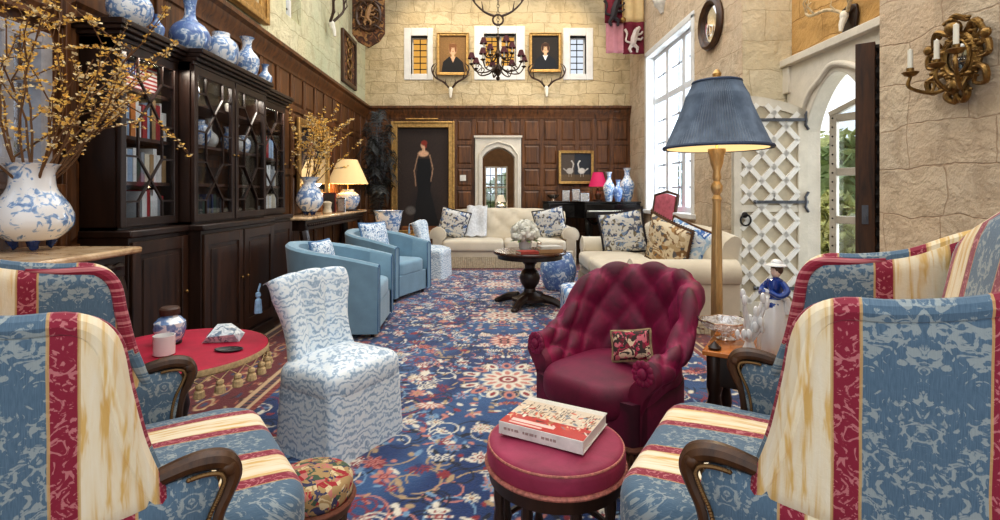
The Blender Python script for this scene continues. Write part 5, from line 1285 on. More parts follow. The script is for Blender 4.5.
def branches(name, label, loc, n, H_, spread, seed, lean=(0, 0), bl=.013, per=26, xmin=-99):
    q = random.Random(seed); t = thing(name, label, 'branches', loc); tw = MB(); fl = MB(); fl2 = MB()
    def blossom(p, s):
        mb = fl if q.random() < .65 else fl2
        for k in range(4):
            a = q.random() * 6.28; d = Vector((math.cos(a), math.sin(a), q.uniform(-.2, .9))).normalized(); u = d.cross(Vector((q.gauss(0, 1), q.gauss(0, 1), q.gauss(0, 1)))).normalized()
            mb.add([p, p + d * s * .6 + u * s * .38, p + d * s * 1.2, p + d * s * .6 - u * s * .38], [(0, 1, 2, 3)])
    def limb(p, d, L, r, dep):
        pts = [p]; steps = max(4, int(L / .07))
        for k in range(steps):
            d = (d + Vector((q.gauss(0, .13), q.gauss(0, .13), q.gauss(0, .10) + .03))).normalized(); pn = pts[-1] + d * (L / steps)
            if pn.y + loc[1] > 2.97 and loc[1] < 4 and pn.x + loc[0] < -2.0: pn.x = -2.0 - loc[0]; d.x = abs(d.x)
            if pn.x + loc[0] < xmin: pn.x = xmin - loc[0] + .01; d.x = abs(d.x)
            pts.append(pn)
            if dep < 2 and k > steps * .25 and q.random() < (.55 if dep == 0 else .35):
                limb(pts[-1], (d + Vector((q.gauss(0, .6), q.gauss(0, .6), q.gauss(0, .35)))).normalized(), L * q.uniform(.25, .5), r * .6, dep + 1)
        tw.tube(pts, [r, r * .45], 5)
        for k in range(int(per * L)):
            f = q.random() ** .6
            if dep == 0 and f < .3: continue
            i = min(len(pts) - 2, int(f * (len(pts) - 1))); pp = pts[i].lerp(pts[i + 1], q.random()); blossom(pp + Vector((q.gauss(0, .006),) * 3), bl * q.uniform(.7, 1.3))
    for k in range(n):
        a = 2 * PI * k / n + q.random(); s = spread * math.sqrt(q.random()); d = Vector((s * math.cos(a) + lean[0], s * math.sin(a) + lean[1], 1)).normalized()
        limb(Vector((.03 * math.cos(a), .03 * math.sin(a), -.12)), d, H_ * q.uniform(.7, 1.1), .0065, 0)
    tw.build('twigs', TW, t); fl.build('blossoms', BL, t, smooth=0)['kind'] = 'stuff'; fl2.build('buds', BL2, t, smooth=0)['kind'] = 'stuff'; return t
branches('blossom_branches', 'tall spreading golden blossom branches in the near blue and white vase', (-2.20, 2.50, 1.38), 16, .86, .60, 12, (.12, .05), .0155, 42, -2.34)
branches('blossom_branches', 'golden blossom branches in the far console vase beside the lit lamp', (-2.15, 6.2, 1.43), 12, .78, .55, 8, (.12, .1), .021, 40, -2.32)

def table_lamp(label, loc, body, mat, shade_r, shade_r2, shade_h, z_sh, shade_mat, ei):
    t = thing('table_lamp', label, 'lamp', loc); MB().lathe(body, 32).build('body', mat, t)
    MB().lathe([(shade_r * .5, 0), (shade_r * .5, .02), (.05, .03)], 24).build('base', W_DARK, t)
    MB().tube([(0, 0, body[-1][1] - .01), (0, 0, z_sh + shade_h * .8)], .008, 6).build('stem', GOLD_D, t)
    s = MB().grid([[Vector((r * math.cos(a), r * math.sin(a), z)) for a in np.linspace(0, 2 * PI, 49)[:-1]] for r, z in ((shade_r, z_sh), (shade_r2, z_sh + shade_h))], cv=True, flip=True).build('lamp_shade', shade_mat, t)
    MB().ball((0, 0, z_sh + shade_h * .45), .03, 6).build('bulb', emit('bulb_table', srgb(255, 214, 150), 5) if 'bulb_table' not in bpy.data.materials else bpy.data.materials['bulb_table'], t)
    if ei: 
        l = bpy.data.lights.new('table_lamp_light', 'POINT'); l.energy = ei; l.color = (1, .72, .4); l.shadow_soft_size = .06; o = bpy.data.objects.new('table_lamp_light', l); COL.objects.link(o); o.location = (loc[0], loc[1], loc[2] + z_sh + .02)
    return t
LIT = plain('lit_parchment', srgb(226, 192, 136), .8, 0, .05, 4, Emission_Color=(1, .70, .36, 1), Emission_Strength=.3)
REDSH = plain('raspberry_shade', srgb(176, 24, 76), .7, 0, .1, 4, Emission_Color=(.6, .02, .12, 1), Emission_Strength=.35)
table_lamp('lit table lamp with a cream cone shade and blue-white jar body on the far console', (-2.12, 7.75, .986), [(r, z + .02) for r, z in S(GINGER, .30)], porcelain('lamp_porcelain', 18, (.04, .12, .36), (.66, .68, .68), .50), .30, .14, .36, .40, LIT, 22)
# small ornaments on the far console
o = MB().lathe([(.05, 0), (.06, .02), (.045, .08), (.06, .14), (.03, .16), (0, .16)], 16).build('sugar_pot', plain('cream_pot', srgb(210, 196, 170), .3)); o.location = (-2.08, 6.65, .986); tag(o, 'small cream pot on the far console between branches and lamp', 'pot')
def photo_frame(label, loc, rz, w=.16, h=.2, fm=None, dark=False):
    t = thing('photo_frame', label, 'picture frame', loc, rz); m = MB(); e = .016
    m.box(-w / 2 + e * .9, w / 2 - e * .9, 0, .011, 0.001, e); m.box(-w / 2 + e * .9, w / 2 - e * .9, 0, .011, h - e, h - .001); m.box(-w / 2, -w / 2 + e, 0, .012, 0, h); m.box(w / 2 - e, w / 2, 0, .012, 0, h); m.bar((0, .012, h * .6), (0, .08, 0.004), .03, .006); m.build('frame', fm or plain('silver_frame', srgb(190, 190, 190), .25, .9), t)
    MB().box(-w / 2 + e, w / 2 - e, .004, .009, e, h - e).build('photo', plain('photo_dark' if dark else 'photo_pale', srgb(70, 66, 66) if dark else srgb(196, 190, 184), .4, 0, .4, 30), t, smooth=0)
photo_frame('small cream photo frame beside the far console lamp', (-2.05, 7.15, .986), R(-30), .15, .2)
photo_frame('dark photo frame with red mount on the far console', (-2.18, 7.05, .986), R(-20), .2, .27, plain('frame_red', srgb(110, 40, 40), .4), True)
# wall mirror over the far console
def wall_mirror():
    t = thing('wall_mirror', 'tall gilt-framed mirror on the left wall behind the blossom branches', 'mirror', (XL + .03, 6.35, 1.13)); m = MB(); W_, H_, e = 1.2, 1.05, .07
    m.box(0, .05, 0, e, 0, H_); m.box(0, .05, W_ - e, W_, 0, H_); m.box(0, .049, e * .9, W_ - e * .9, 0.001, e); m.box(0, .049, e * .9, W_ - e * .9, H_ - e, H_ - .001); m.build('frame', GOLD, t, bevel=.015)
    MB().box(.01, .02, e - .01, W_ - e + .01, e - .01, H_ - e + .01).build('glass', plain('mirror_silver', (.9, .9, .9), .03, 1.0, 0), t, smooth=0)
wall_mirror()
# dark palm
def palm_plant():
    t = thing('potted_palm', 'tall dark feathery palm in a pot in the far left corner', 'plant', (-1.95, 9.0, 0)); q = random.Random(3)
    MB().lathe([(.16, 0), (.2, .05), (.24, .35), (.26, .4), (.24, .4), (.22, .36), (0, .36)], 24).build('pot', W_DARK, t)
    LF = plain('palm_dark', srgb(38, 40, 36), .5, 0, .5, 10); st = MB(); lf = MB()
    for k in range(46):
        a = q.random() * 6.28; L = q.uniform(1.0, 1.6); out = q.uniform(.15, .42); h0 = q.uniform(.2, 1.35); cx_ = math.cos(a); cy_ = math.sin(a)
        pts = catmull([(0, 0, .36), (cx_ * out * .25, cy_ * out * .25, .36 + h0 + L * .25), (cx_ * out * .6, cy_ * out * .6, .5 + h0 + L * .55), (cx_ * out, cy_ * out, .45 + h0 + L * .5)], 8)
        pts = [Vector((max(-.40, p.x), min(.9, p.y), p.z)) for p in pts]; st.tube(pts, [.01, .003], 4)
        for i in range(8, len(pts)):
            tg = (pts[i] - pts[i - 1]).normalized()
            for s in (-1, 1):
                sd = tg.cross(Vector((0, 0, 1))).normalized() * s; l = .2 * q.uniform(.6, 1); tip = pts[i] + sd * l * .7 + tg * l * .4 + Vector((0, 0, -l * .5)); w = tg * .007
                tip.x = max(-.42, tip.x); lf.add([pts[i] - w, pts[i] + w, (pts[i] + tip) / 2 + w * 1.2 + Vector((0, 0, .03)), tip, (pts[i] + tip) / 2 - w * 1.2 + Vector((0, 0, .03))], [(0, 1, 2, 3, 4)])
    st.build('stems', W_DARK, t); lf.build('fronds', LF, t, smooth=0)['kind'] = 'stuff'
palm_plant()
o = vase('cachepot', 'blue and white porcelain planter on the floor by the far console end', smooth_prof([(.10, 0), (.15, .04), (.2, .25), (.22, .38), (.24, .42)]) + [(.21, .42), (.18, .3), (0, .3)], (-1.62, 8.3, .55), PORC, 'planter')
st = thing('plant_stand', 'small dark stand under the blue and white planter', 'stand', (-1.62, 8.3, 0)); MB().lathe([(.2, .51), (.22, .53), (.22, .548), (0, .548)], 24).build('top', W_DARK, st)
for k in range(3): a = k * 2.09; MB().tube([(.17 * math.cos(a), .17 * math.sin(a), .52), (.12 * math.cos(a), .12 * math.sin(a), .25), (.2 * math.cos(a), .2 * math.sin(a), .01)], .018, 6).build('leg', W_DARK, st)

# ------------------------------------------------------------------ pictures
def painting(name, label, x0, x1, z0, z1, img, y=YB, fw=.07, fmat=None, depth=.06, axis='y', cat='painting', light=False):
    t = thing(name, label, cat, (x0, y - .02, z0) if axis == 'y' else (y, x0, z0)); 
    if axis == 'x': t.rotation_euler = (0, 0, R(90))
    W_, H_ = x1 - x0, z1 - z0; m = MB()
    for (a, b, c, d, e) in ((fw * .95, W_ - fw * .95, 0.001, fw, .001), (fw * .95, W_ - fw * .95, H_ - fw, H_ - .001, .001), (0, fw, 0, H_, 0), (W_ - fw, W_, 0, H_, 0)): m.box(a, b, -depth + e, 0, c, d)
    for (a, b, c, d, e) in ((fw * .33, W_ - fw * .33, 0.001, fw * .35, .001), (fw * .33, W_ - fw * .33, H_ - fw * .35, H_ - .001, .001), (0, fw * .35, 0, H_, 0), (W_ - fw * .35, W_, 0, H_, 0)): m.box(a, b, -depth - .02 + e, -depth + .004, c, d)
    m.build('frame', fmat or GOLD, t, smooth=0, bevel=.01)
    canvas('canvas', img, (fw * .8, -.03, fw * .8), (W_ - 1.6 * fw, 0, 0), (0, 0, H_ - 1.6 * fw), attr_mat('oil_paint', .75) if 'oil_paint' not in bpy.data.materials else bpy.data.materials['oil_paint'], t, 110, 130)
    if light:
        m = MB(); m.tube([(W_ * .25, -.22, H_ + .02), (W_ * .75, -.22, H_ + .02)], .022, 8); m.tube([(W_ * .5, 0, H_ + .06), (W_ * .5, -.12, H_ + .09), (W_ * .5, -.22, H_ + .03)], .008, 6); m.build('picture_light', GOLD_D, t)
    return t
def portrait_img(bg, dress, hair, skin, full=False):
    if full:
        im = Img(150, 270, bg); im.ell(.5, .4, .5, .55, tuple(c * 1.7 for c in bg), 0, .9, .6)
        im.poly([(.40, .70), (.62, .70), (.66, .5), (.63, .40), (.80, .05), (.30, .05), (.40, .40), (.37, .52)], dress); im.ell(.55, .2, .16, .22, tuple(c * 1.8 for c in dress), .1, .6, .5)
        im.ell(.5, .745, .055, .03, skin, 0, .3); im.rect(.475, .535, .74, .80, skin); im.ell(.5, .825, .028, .034, skin, 0, .3); im.ell(.515, .845, .033, .026, hair, 0, .3); im.ell(.545, .82, .012, .022, hair)
        im.line([(.40, .73), (.33, .58), (.36, .44)], .008, tuple(c * .5 for c in skin)); im.line([(.62, .73), (.68, .6), (.64, .48)], .008, tuple(c * .5 for c in skin))
        im.ell(.26, .2, .05, .04, srgb(120, 116, 112), 0, .5, .6); im.rect(.1, .95, 0, .05, srgb(120, 72, 40)); im.rect(.12, .5, .04, .055, srgb(150, 100, 60))
    else:
        im = Img(120, 150, bg); im.ell(.5, .6, .42, .42, tuple(c * 1.5 for c in bg), 0, .9, .6)
        im.poly([(.08, 0), (.14, .30), (.36, .44), (.64, .44), (.86, .30), (.92, 0)], dress); im.poly([(.40, .44), (.5, .28), (.60, .44)], skin if full is None else tuple(.8 for _ in skin)); im.rect(.45, .55, .42, .54, skin); im.ell(.5, .64, .115, .15, skin, 0, .2); im.ell(.5, .735, .115, .055, hair, 0, .3)
        im.ell(.40, .66, .03, .11, hair, 0, .4); im.ell(.60, .66, .03, .11, hair, 0, .4)
        for x in (.465, .535): im.ell(x, .655, .012, .007, (.05, .03, .02))
        im.line([(.5, .65), (.505, .615)], .005, tuple(c * .7 for c in skin)); im.ell(.5, .58, .022, .008, srgb(150, 70, 60))
    im.grain(.1, 2); return im
SK = srgb(222, 176, 140)
painting('full_length_portrait', 'tall gilt-framed full-length portrait of a woman in a black gown', B(392), B(455), .42, H(122), portrait_img(srgb(44, 32, 26), srgb(9, 8, 11), srgb(140, 50, 34), SK, True), fw=.12, depth=.09, light=True)
painting('portrait', 'gilt-framed half-length portrait of a fair woman in dark dress, left of the chandelier', B(437), B(469), H(76), H(34), portrait_img(srgb(124, 92, 52), srgb(24, 20, 20), srgb(130, 84, 46), SK, None), fw=.055)
painting('portrait', 'gilt-framed half-length portrait of a man in a dark coat, right of the chandelier', B(529), B(561), H(73), H(34), portrait_img(srgb(34, 28, 24), srgb(20, 24, 34), srgb(70, 44, 30), SK), fw=.055)
im = Img(160, 120, srgb(38, 42, 50)); im.rect(0, 1, 0, .25, srgb(92, 74, 52)); 
for x, s in ((.30, 1), (.68, -1)):
    im.ell(x, .38, .15, .1, srgb(206, 202, 194), 0, .3); im.line([(x + .08 * s, .42), (x + .12 * s, .62), (x + .07 * s, .72)], .035, srgb(212, 208, 200)); im.ell(x + .06 * s, .72, .04, .03, srgb(216, 212, 204)); im.line([(x - .08 * s, .36), (x - .2 * s, .46)], .03, srgb(190, 186, 180)); im.line([(x - .03, .3), (x - .03, .18)], .012, srgb(190, 186, 176)); im.line([(x + .05, .3), (x + .05, .18)], .012, srgb(190, 186, 176))
im.put((im.X < .45).astype(float), srgb(120, 96, 70), .35); im.grain(.1, 2)
painting('animal_painting', 'gilt-framed dark painting of two pale animals above the piano', B(558), B(593), H(184), H(151), im, fw=.05)
# left wall upper picture
im = Img(200, 120, srgb(196, 182, 150)); q = random.Random(8)
for k in range(60): im.ell(q.random(), q.random(), .03 + .08 * q.random(), .02 + .04 * q.random(), q.choice((srgb(170, 150, 110), srgb(120, 104, 76), srgb(210, 200, 176), srgb(150, 140, 110))), q.random() * 3, .4, .7)
Ya = 2.37 * F / (VX - 205); Yb = 2.37 * F / (VX - 263)
painting('landscape_painting', 'large gilt-framed pale landscape high on the left wall', 4.0, 5.45, 3.0, 4.2, im, y=XL + .02, fw=.16, axis='x')
# switch plate
o = MB().box(B(460), B(466), YB - .034, YB - .022, H(181), H(175)).build('light_switch', plain('switch_white', srgb(220, 216, 206), .4), bevel=.003); tag(o, 'small white light switch plate beside the stone doorway', 'switch')

# ------------------------------------------------------------------ antlers
BONE = plain('antler_bone', srgb(206, 186, 150), .6, 0, .3, 30); ANT_D = plain('antler_dark', srgb(72, 50, 36), .6, 0, .4, 30); SKULL = plain('skull', srgb(226, 220, 206), .7, 0, .1)
def antlers(label, loc, rz, s, mat, plate=None, span=.5, hgt=.55):
    t = thing('mounted_antlers', label, 'antlers', loc, rz)      # facing -y locally
    if plate: 
        pts = [(x * s, z * s) for x, z in [(0, -.17), (.10, -.12), (.13, .02), (.11, .12), (0, .15), (-.11, .12), (-.13, .02), (-.10, -.12)]]
        MB().prism(pts, -.03, 0, Matrix.Rotation(R(90), 4, 'X') @ Matrix.Translation((0, 0, .03))).build('shield', plate, t, bevel=.01)
    m = MB(); m.ball((0, -.05 * s - .02, .03 * s), .055 * s, 8, (.8, .8, 1)); m.tube([(0, -.07 * s, .02 * s), (0, -.10 * s, -.06 * s), (0, -.11 * s, -.13 * s)], [.04 * s, .03 * s, .018 * s], 8); m.build('skull', SKULL, t)
    for g in (-1, 1):
        m = MB(); main = catmull([(g * .025 * s, -.06 * s, .06 * s), (g * span * .35 * s, -.12 * s, .16 * s), (g * span * .8 * s, -.16 * s, hgt * .5 * s), (g * span * .98 * s, -.14 * s, hgt * .8 * s), (g * span * .92 * s, -.1 * s, hgt * s)], 6)
        m.tube(main, [.020 * s, .018 * s, .015 * s, .006 * s], 7)
        for f, L, up in ((.15, .14, .8), (.42, .17, 1.0), (.66, .18, .9), (.84, .14, .5)):
            p = main[int(f * (len(main) - 1))]; m.tube([p, p + Vector((g * .03 * s * (1 if f < .5 else -1.4), -L * .35 * s, L * .6 * s * up)), p + Vector((g * (.02 if f < .5 else -.09) * s, -L * .3 * s, L * 1.1 * s * up))], [.012 * s, .009 * s, .003 * s], 6)
        m.build('antler', mat, t)
antlers('dark antlers with white skull below the portrait of the fair woman', (B(451), YB - .01, H(92)), 0, 1.0, ANT_D, None, .36, .50)
antlers('dark antlers with white skull below the portrait of the man', (B(546), YB - .01, H(91)), 0, 1.0, ANT_D, None, .36, .46)
antlers('pale antlers on a dark shield above the garden doorway', (XA - .01, 4.62, 2.80), R(90) * -1, .85, BONE, W_DARK, .56, .36)
antlers('dark antlers high on the left wall beside the carved panel', (XL + .01, 7.6, 3.68), R(90), 1.1, ANT_D, None, .30, .6)
# ------------------------------------------------------------------ chandelier
def chandelier():
    Yc = 7.0; c = at(498, 52, Yc); t = thing('chandelier', 'bronze many-armed chandelier with small dark red candle shades', 'chandelier', (c.x, Yc, 0))
    BZ = plain('bronze', srgb(74, 56, 42), .4, .7, .4, 20); z0 = 2.80
    MB().lathe([(0, z0 - .04), (.02, z0 - .03), (.03, z0), (.012, z0 + .02), (.05, z0 + .07), (.06, z0 + .11), (.02, z0 + .16), (.018, z0 + .26), (.045, z0 + .32), (.02, z0 + .38), (.016, z0 + .5), (.03, z0 + .54), (.008, z0 + .58), (0, z0 + .6)], 16).build('column', BZ, t)
    SHD = plain('oxblood_shade', srgb(82, 22, 28), .7, 0, .2); CND = plain('candle_ivory', srgb(232, 226, 208), .5, 0, .05)
    def arm(a, r, zs, zt):
        d = Vector((math.cos(a), math.sin(a), 0)); pts = catmull([Vector((0, 0, zs)), d * r * .35 + Vector((0, 0, zs - .11)), d * r * .8 + Vector((0, 0, zs - .12)), d * r * 1.02 + Vector((0, 0, zs - .02)), d * r + Vector((0, 0, zt))], 6)
        m = MB().tube(pts, [.011, .009, .008, .009], 7); m.tube(catmull([d * r * .8 + Vector((0, 0, zs - .12)), d * r * .62 + Vector((0, 0, zs - .06)), d * r * .7 + Vector((0, 0, zs - .02)), d * r * .76 + Vector((0, 0, zs - .06))], 5), .006, 6)
        m.lathe([(.008, zt - .02), (.035, zt), (.03, zt + .005), (.012, zt + .012)], 12, d * r); o = m.build('arm', BZ, t)
        MB().lathe([(.010, zt + .005), (.010, zt + .09), (0, zt + .09)], 8, d * r).build('candle', CND, o)
        MB().lathe([(.052, zt + .07), (.026, zt + .15)], 14, d * r, cap=False).build('candle_shade', SHD, o)
    for k in range(8): arm(2 * PI * k / 8 + .2, .36, z0 + .19, z0 + .17)
    for k in range(4): arm(2 * PI * k / 4 + .5, .22, z0 + .38, z0 + .36)
    m = MB(); z = z0 + .6
    while z < 6.0:
        m.tube([(.016 * math.cos(a) * (1 if int(z * 20) % 2 else .2), .016 * math.cos(a) * (.2 if int(z * 20) % 2 else 1), z + .028 * math.sin(a)) for a in np.linspace(0, 2 * PI, 9)[:-1]], .004, 4, True); z += .046
    m.build('chain', IRON, t)
    m = MB(); m.tube([(.07 * math.cos(a), 0, z0 + .78 + .07 * math.sin(a)) for a in np.linspace(0, 2 * PI, 21)[:-1]], .014, 6, True)
    for g in (-1, 1):
        mp = catmull([(g * .05, 0, z0 + .83), (g * .2, 0, z0 + .9), (g * .34, 0, z0 + 1.05), (g * .4, 0, z0 + 1.22)], 5); m.tube(mp, [.018, .006], 6)
        for i in (5, 9, 12): m.tube([mp[i], mp[i] + Vector((g * .02, 0, .13))], [.012, .004], 5)
    m.build('antler_crown', ANT_D, t)
chandelier()
# ------------------------------------------------------------------ banner, hangings
def crest(m_c, nm, par, c, s, mat):
    m = MB(); x, y, z = c       # heraldic beast : body, head, legs and tail as flat relief
    T = lambda pts, r: m.tube([(x + p[0] * s, y, z + p[1] * s) for p in pts], [k * s for k in r], 6)
    T([(-.02, -.12), (0, 0), (.04, .12)], [.05, .06, .05]); T([(.04, .12), (.10, .17)], [.05, .03]); T([(0, .02), (.12, .06), (.15, .10)], [.03, .02, .02]); T([(0, -.02), (.12, -.04), (.15, 0)], [.03, .02, .02])
    T([(-.02, -.12), (.06, -.18), (.05, -.26)], [.04, .03, .02]); T([(-.03, -.12), (-.08, -.2), (-.05, -.26)], [.04, .03, .02]); T(catmull([(-.03, -.1), (-.14, -.06), (-.12, .06), (-.16, .14)], 4), [.02, .015, .025])
    return m.build(nm, mat, par)
def banner():
    Yb = 9.0; X0, X1 = (605 - VX) / F * Yb, 2.66; xm = (X0 + X1) / 2 - .02; Z = lambda py: EYE + (VY - py) / F * Yb
    t = thing('quartered_banner', 'quartered crimson, pink and cream heraldic banner hanging by the right wall', 'banner', (0, Yb, 0))
    CRM = plain('banner_crimson', srgb(112, 20, 42), .85, 0, .2, 6); PNK = plain('banner_pink', srgb(186, 126, 132), .85, 0, .15, 6); CRE = plain('banner_cream', srgb(214, 186, 136), .85, 0, .15, 6)
    def cloth(a, b, p, q, mat, ph):
        m = MB(); m.grid([[Vector((a + (b - a) * i / 10, .02 * math.sin(i * 1.1 + ph), p + (q - p) * j / 8)) for j in range(9)] for i in range(11)]); o = m.build('cloth_quarter', mat, t); s = o.modifiers.new('s', 'SOLIDIFY'); s.thickness = .008
    cloth(X0, xm, Z(23), Z(-25), CRM, 0); cloth(X0 + .02, xm, Z(53), Z(23), PNK, 0); cloth(xm, X1, Z(22), Z(-25), CRE, .6); cloth(xm, X1, Z(54), Z(22), CRM, .6)
    DKC = plain('crest_dark', srgb(40, 30, 34), .7, 0, .2); PLC = plain('crest_pale', srgb(206, 190, 180), .7)
    crest(0, 'crest', t, ((X0 + xm) / 2, -.04, Z(10)), 1.1, DKC); crest(0, 'crest', t, ((xm + X1) / 2, -.04, Z(38)), 1.0, PLC)
    MB().tube([(X0 - .05, 0, Z(-26)), (X1, 0, Z(-26))], .02, 8).build('pole', W_MID, t)
    m = MB(); m.tube([(X0 + .27, -.05, Z(-26)), (X0 + .3, -.05, Z(20))], .01, 6); m.ball((X0 + .3, -.05, Z(21)), .05, 8); m.build('cord', GOLD_D, t)
banner()
def hangings():
    X0, X1, Yh = -2.33, (385 - VX) / F * 8.8, 8.8; Z = lambda py: EYE + (VY - py) / F * Yh
    t = thing('armorial_hanging', 'dark carved armorial shield panel projecting from the left wall', 'wall panel', (0, Yh, 0)); DM = floralmat('armorial_brown', srgb(66, 40, 26), [srgb(124, 80, 48), srgb(90, 56, 34), srgb(150, 110, 66)], 9, .46)
    pts = [(X0, Z(-30)), (X1, Z(-30)), (X1, Z(34)), ((X0 + X1) / 2 + .18, Z(42)), ((X0 + X1) / 2, Z(48)), ((X0 + X1) / 2 - .18, Z(42)), (X0, Z(34))]
    MB().prism(pts, -.02, .02, Matrix.Rotation(R(90), 4, 'X')).build('board', DM, t, bevel=.01)
    xc = (X0 + X1) / 2; m = MB(); m.tube([(xc + .2 * math.cos(a), -.03, Z(16) + .25 * math.sin(a)) for a in np.linspace(0, 2 * PI, 25)[:-1]], .03, 6, True); 
    for k in range(5): m.tube(catmull([(xc - .22, -.03, Z(30 - k * 8)), (xc - .1, -.05, Z(26 - k * 8)), (xc, -.03, Z(31 - k * 8)), (xc + .1, -.05, Z(26 - k * 8)), (xc + .22, -.03, Z(30 - k * 8))], 4), .018, 6)
    m.build('relief', W_MID, t); crest(0, 'crest', t, (xc, -.05, Z(14)), .8, plain('crest_tan', srgb(150, 112, 72), .6))
    MB().tube([(X0, 0, Z(-31)), (X1 + .08, 0, Z(-31))], .03, 8).build('pole', IRON, t)
    t = thing('carved_panel', 'narrow carved dark wooden panel on the left wall under the armorial shield', 'wall panel', (XL, 8.35, 3.05)); m = MB(); W_, H_ = .85, .86
    m.box(0, .05, 0, .07, 0, H_); m.box(0, .05, W_ - .07, W_, 0, H_); m.box(0, .048, .07, W_ - .07, 0, .07); m.box(0, .048, .07, W_ - .07, H_ - .07, H_); m.build('frame', W_MID, t, bevel=.01)
    MB().box(.005, .02, .05, W_ - .05, .05, H_ - .05).build('panel', DM, t, smooth=0)
    m = MB()
    for k in range(4): m.tube([(.03, W_ / 2 + (.1 + .03 * (k % 2)) * math.cos(a), .2 + k * .18 + .08 * math.sin(a)) for a in np.linspace(0, 2 * PI, 17)[:-1]], .016, 6, True)
    m.build('carving', GOLD_D, t)
hangings()
# convex round mirror on the pier
def round_mirror():
    t = thing('round_mirror', 'round dark wood mirror high on the stone pier right of the window', 'mirror', (XR, 6.28, 3.29)); M = Matrix.Rotation(R(-90), 4, 'Y')
    MB().lathe([(.20, 0), (.30, 0), (.315, .03), (.30, .06), (.27, .075), (.235, .05), (.225, .02)], 48, M=M, cap=False).build('frame', W_MID, t)
    MB().lathe([(.24, .012), (.2, .03), (.12, .045), (0, .052)], 36, M=M, cap=False).build('glass', bpy.data.materials['mirror_silver'], t)
round_mirror()
# white bracket figure high on the right wall
t = thing('wall_corbel', 'white plaster corbel figure high on the right wall near the banner', 'corbel', (XR, 8.1, 4.15)); WPL = plain('plaster_white', srgb(226, 220, 210), .8)
MB().lathe([(.0, -.12), (.04, -.1), (.08, -.02), (.13, .03), (.14, .08), (0, .08)], 16).build('bracket', WPL, t)
m = MB(); m.lathe([(.07, .08), (.08, .15), (.05, .3), (.06, .4), (.03, .45), (0, .46)], 14, (-.08, 0, 0)); m.ball((-.08, 0, .5), .045, 8); m.build('figure', WPL, t)
# gilt sconce with candles
def sconce():
    t = thing('gilt_sconce', 'ornate gilded wall sconce with white candles on the near stone wall', 'wall light', (XR, 2.94, 2.0)); t.scale = (1, .9, .86); m = MB(); q = random.Random(2)
    G = lambda pts, r, n=7: m.tube(catmull(pts, 6), r, n)
    # cartouche ring and scrolls (y along the wall, x into the room is negative)
    m.tube([(-.03, .115 * math.cos(a), .02 + .15 * math.sin(a)) for a in np.linspace(0, 2 * PI, 33)[:-1]], .026, 8, True)
    m.tube([(-.05, .085 * math.cos(a), .02 + .115 * math.sin(a)) for a in np.linspace(0, 2 * PI, 33)[:-1]], .012, 8, True)
    for g in (-1, 1):
        G([(-.03, g * .05, .17), (-.06, g * .13, .22), (-.05, g * .17, .15), (-.05, g * .12, .12), (-.06, g * .14, .17)], [.022, .018, .013, .009])
        G([(-.03, g * .12, .08), (-.05, g * .20, .08), (-.05, g * .21, 0), (-.05, g * .15, -.01), (-.06, g * .17, .04)], [.02, .017, .012, .009])
        G([(-.03, g * .12, -.06), (-.06, g * .20, -.10), (-.05, g * .19, -.18), (-.05, g * .12, -.17), (-.06, g * .14, -.12)], [.021, .018, .012, .009])
        G([(-.03, 0, -.15), (-.05, g * .07, -.22), (-.04, g * .03, -.27), (-.05, g * -.0, -.23)], [.026, .02, .014])
        m.ball((-.06, g * .2, .12), .034, 8, (.6, 1, 1)); m.ball((-.05, g * .14, .20), .03, 8, (.7, 1, 1))
    for k in range(90):
        a = q.random() * 6.28; rr = q.uniform(.10, .21); m.ball((-.05, rr * math.cos(a), .02 + rr * 1.25 * math.sin(a)), q.uniform(.008, .02), 5, (.8, 1.3, .8))
    m.ball((-.07, 0, .21), .05, 8, (.8, 1, 1)); m.ball((-.08, 0, .26), .03, 6, (.8, 1.3, .7)); G([(-.05, -.06, .25), (-.08, -.03, .28), (-.07, .02, .27), (-.08, .06, .25)], [.016, .02, .012]); m.ball((-.07, 0, -.17), .045, 8, (.8, 1, 1.1))
    m.build('cartouche', GOLD_D, t)
    MB().lathe([(.09, 0), (.06, .02), (0, .028)], 24, M=Matrix.Translation((-.03, 0, .02)) @ Matrix.Rotation(R(-90), 4, 'Y') @ Matrix.Diagonal((1.3, .98, 1, 1)), cap=False).build('mirror', plain('tarnished_mirror', (.35, .33, .30), .1, .9, .3), t)
    for (x, y, z) in ((-.22, .13, -.02), (-.18, -.02, -.0), (-.20, -.18, .05)):
        m = MB(); m.tube(catmull([(-.05, y * .3, -.16), (x * .6, y * .6, -.20), (x * 1.02, y, z - .13), (x, y, z - .06)], 6), [.014, .012, .010], 7); m.tube(catmull([(x * .6, y * .6, -.20), (x * .5, y * .7, -.13), (x * .7, y * .8, -.12)], 5), [.010, .006], 6)
        m.lathe([(.008, z - .06), (.03, z - .05), (.045, z - .03), (.04, z - .025), (.018, z - .02), (.02, z), (.0, z)], 14, (x, y, 0)); a = m.build('arm', GOLD_D, t)
        MB().lathe([(.014, z), (.0135, z + .125), (.004, z + .13), (0, z + .138)], 12, (x, y, 0)).build('candle', plain('candle_ivory', (.8, .75, .6)), a)
sconce()
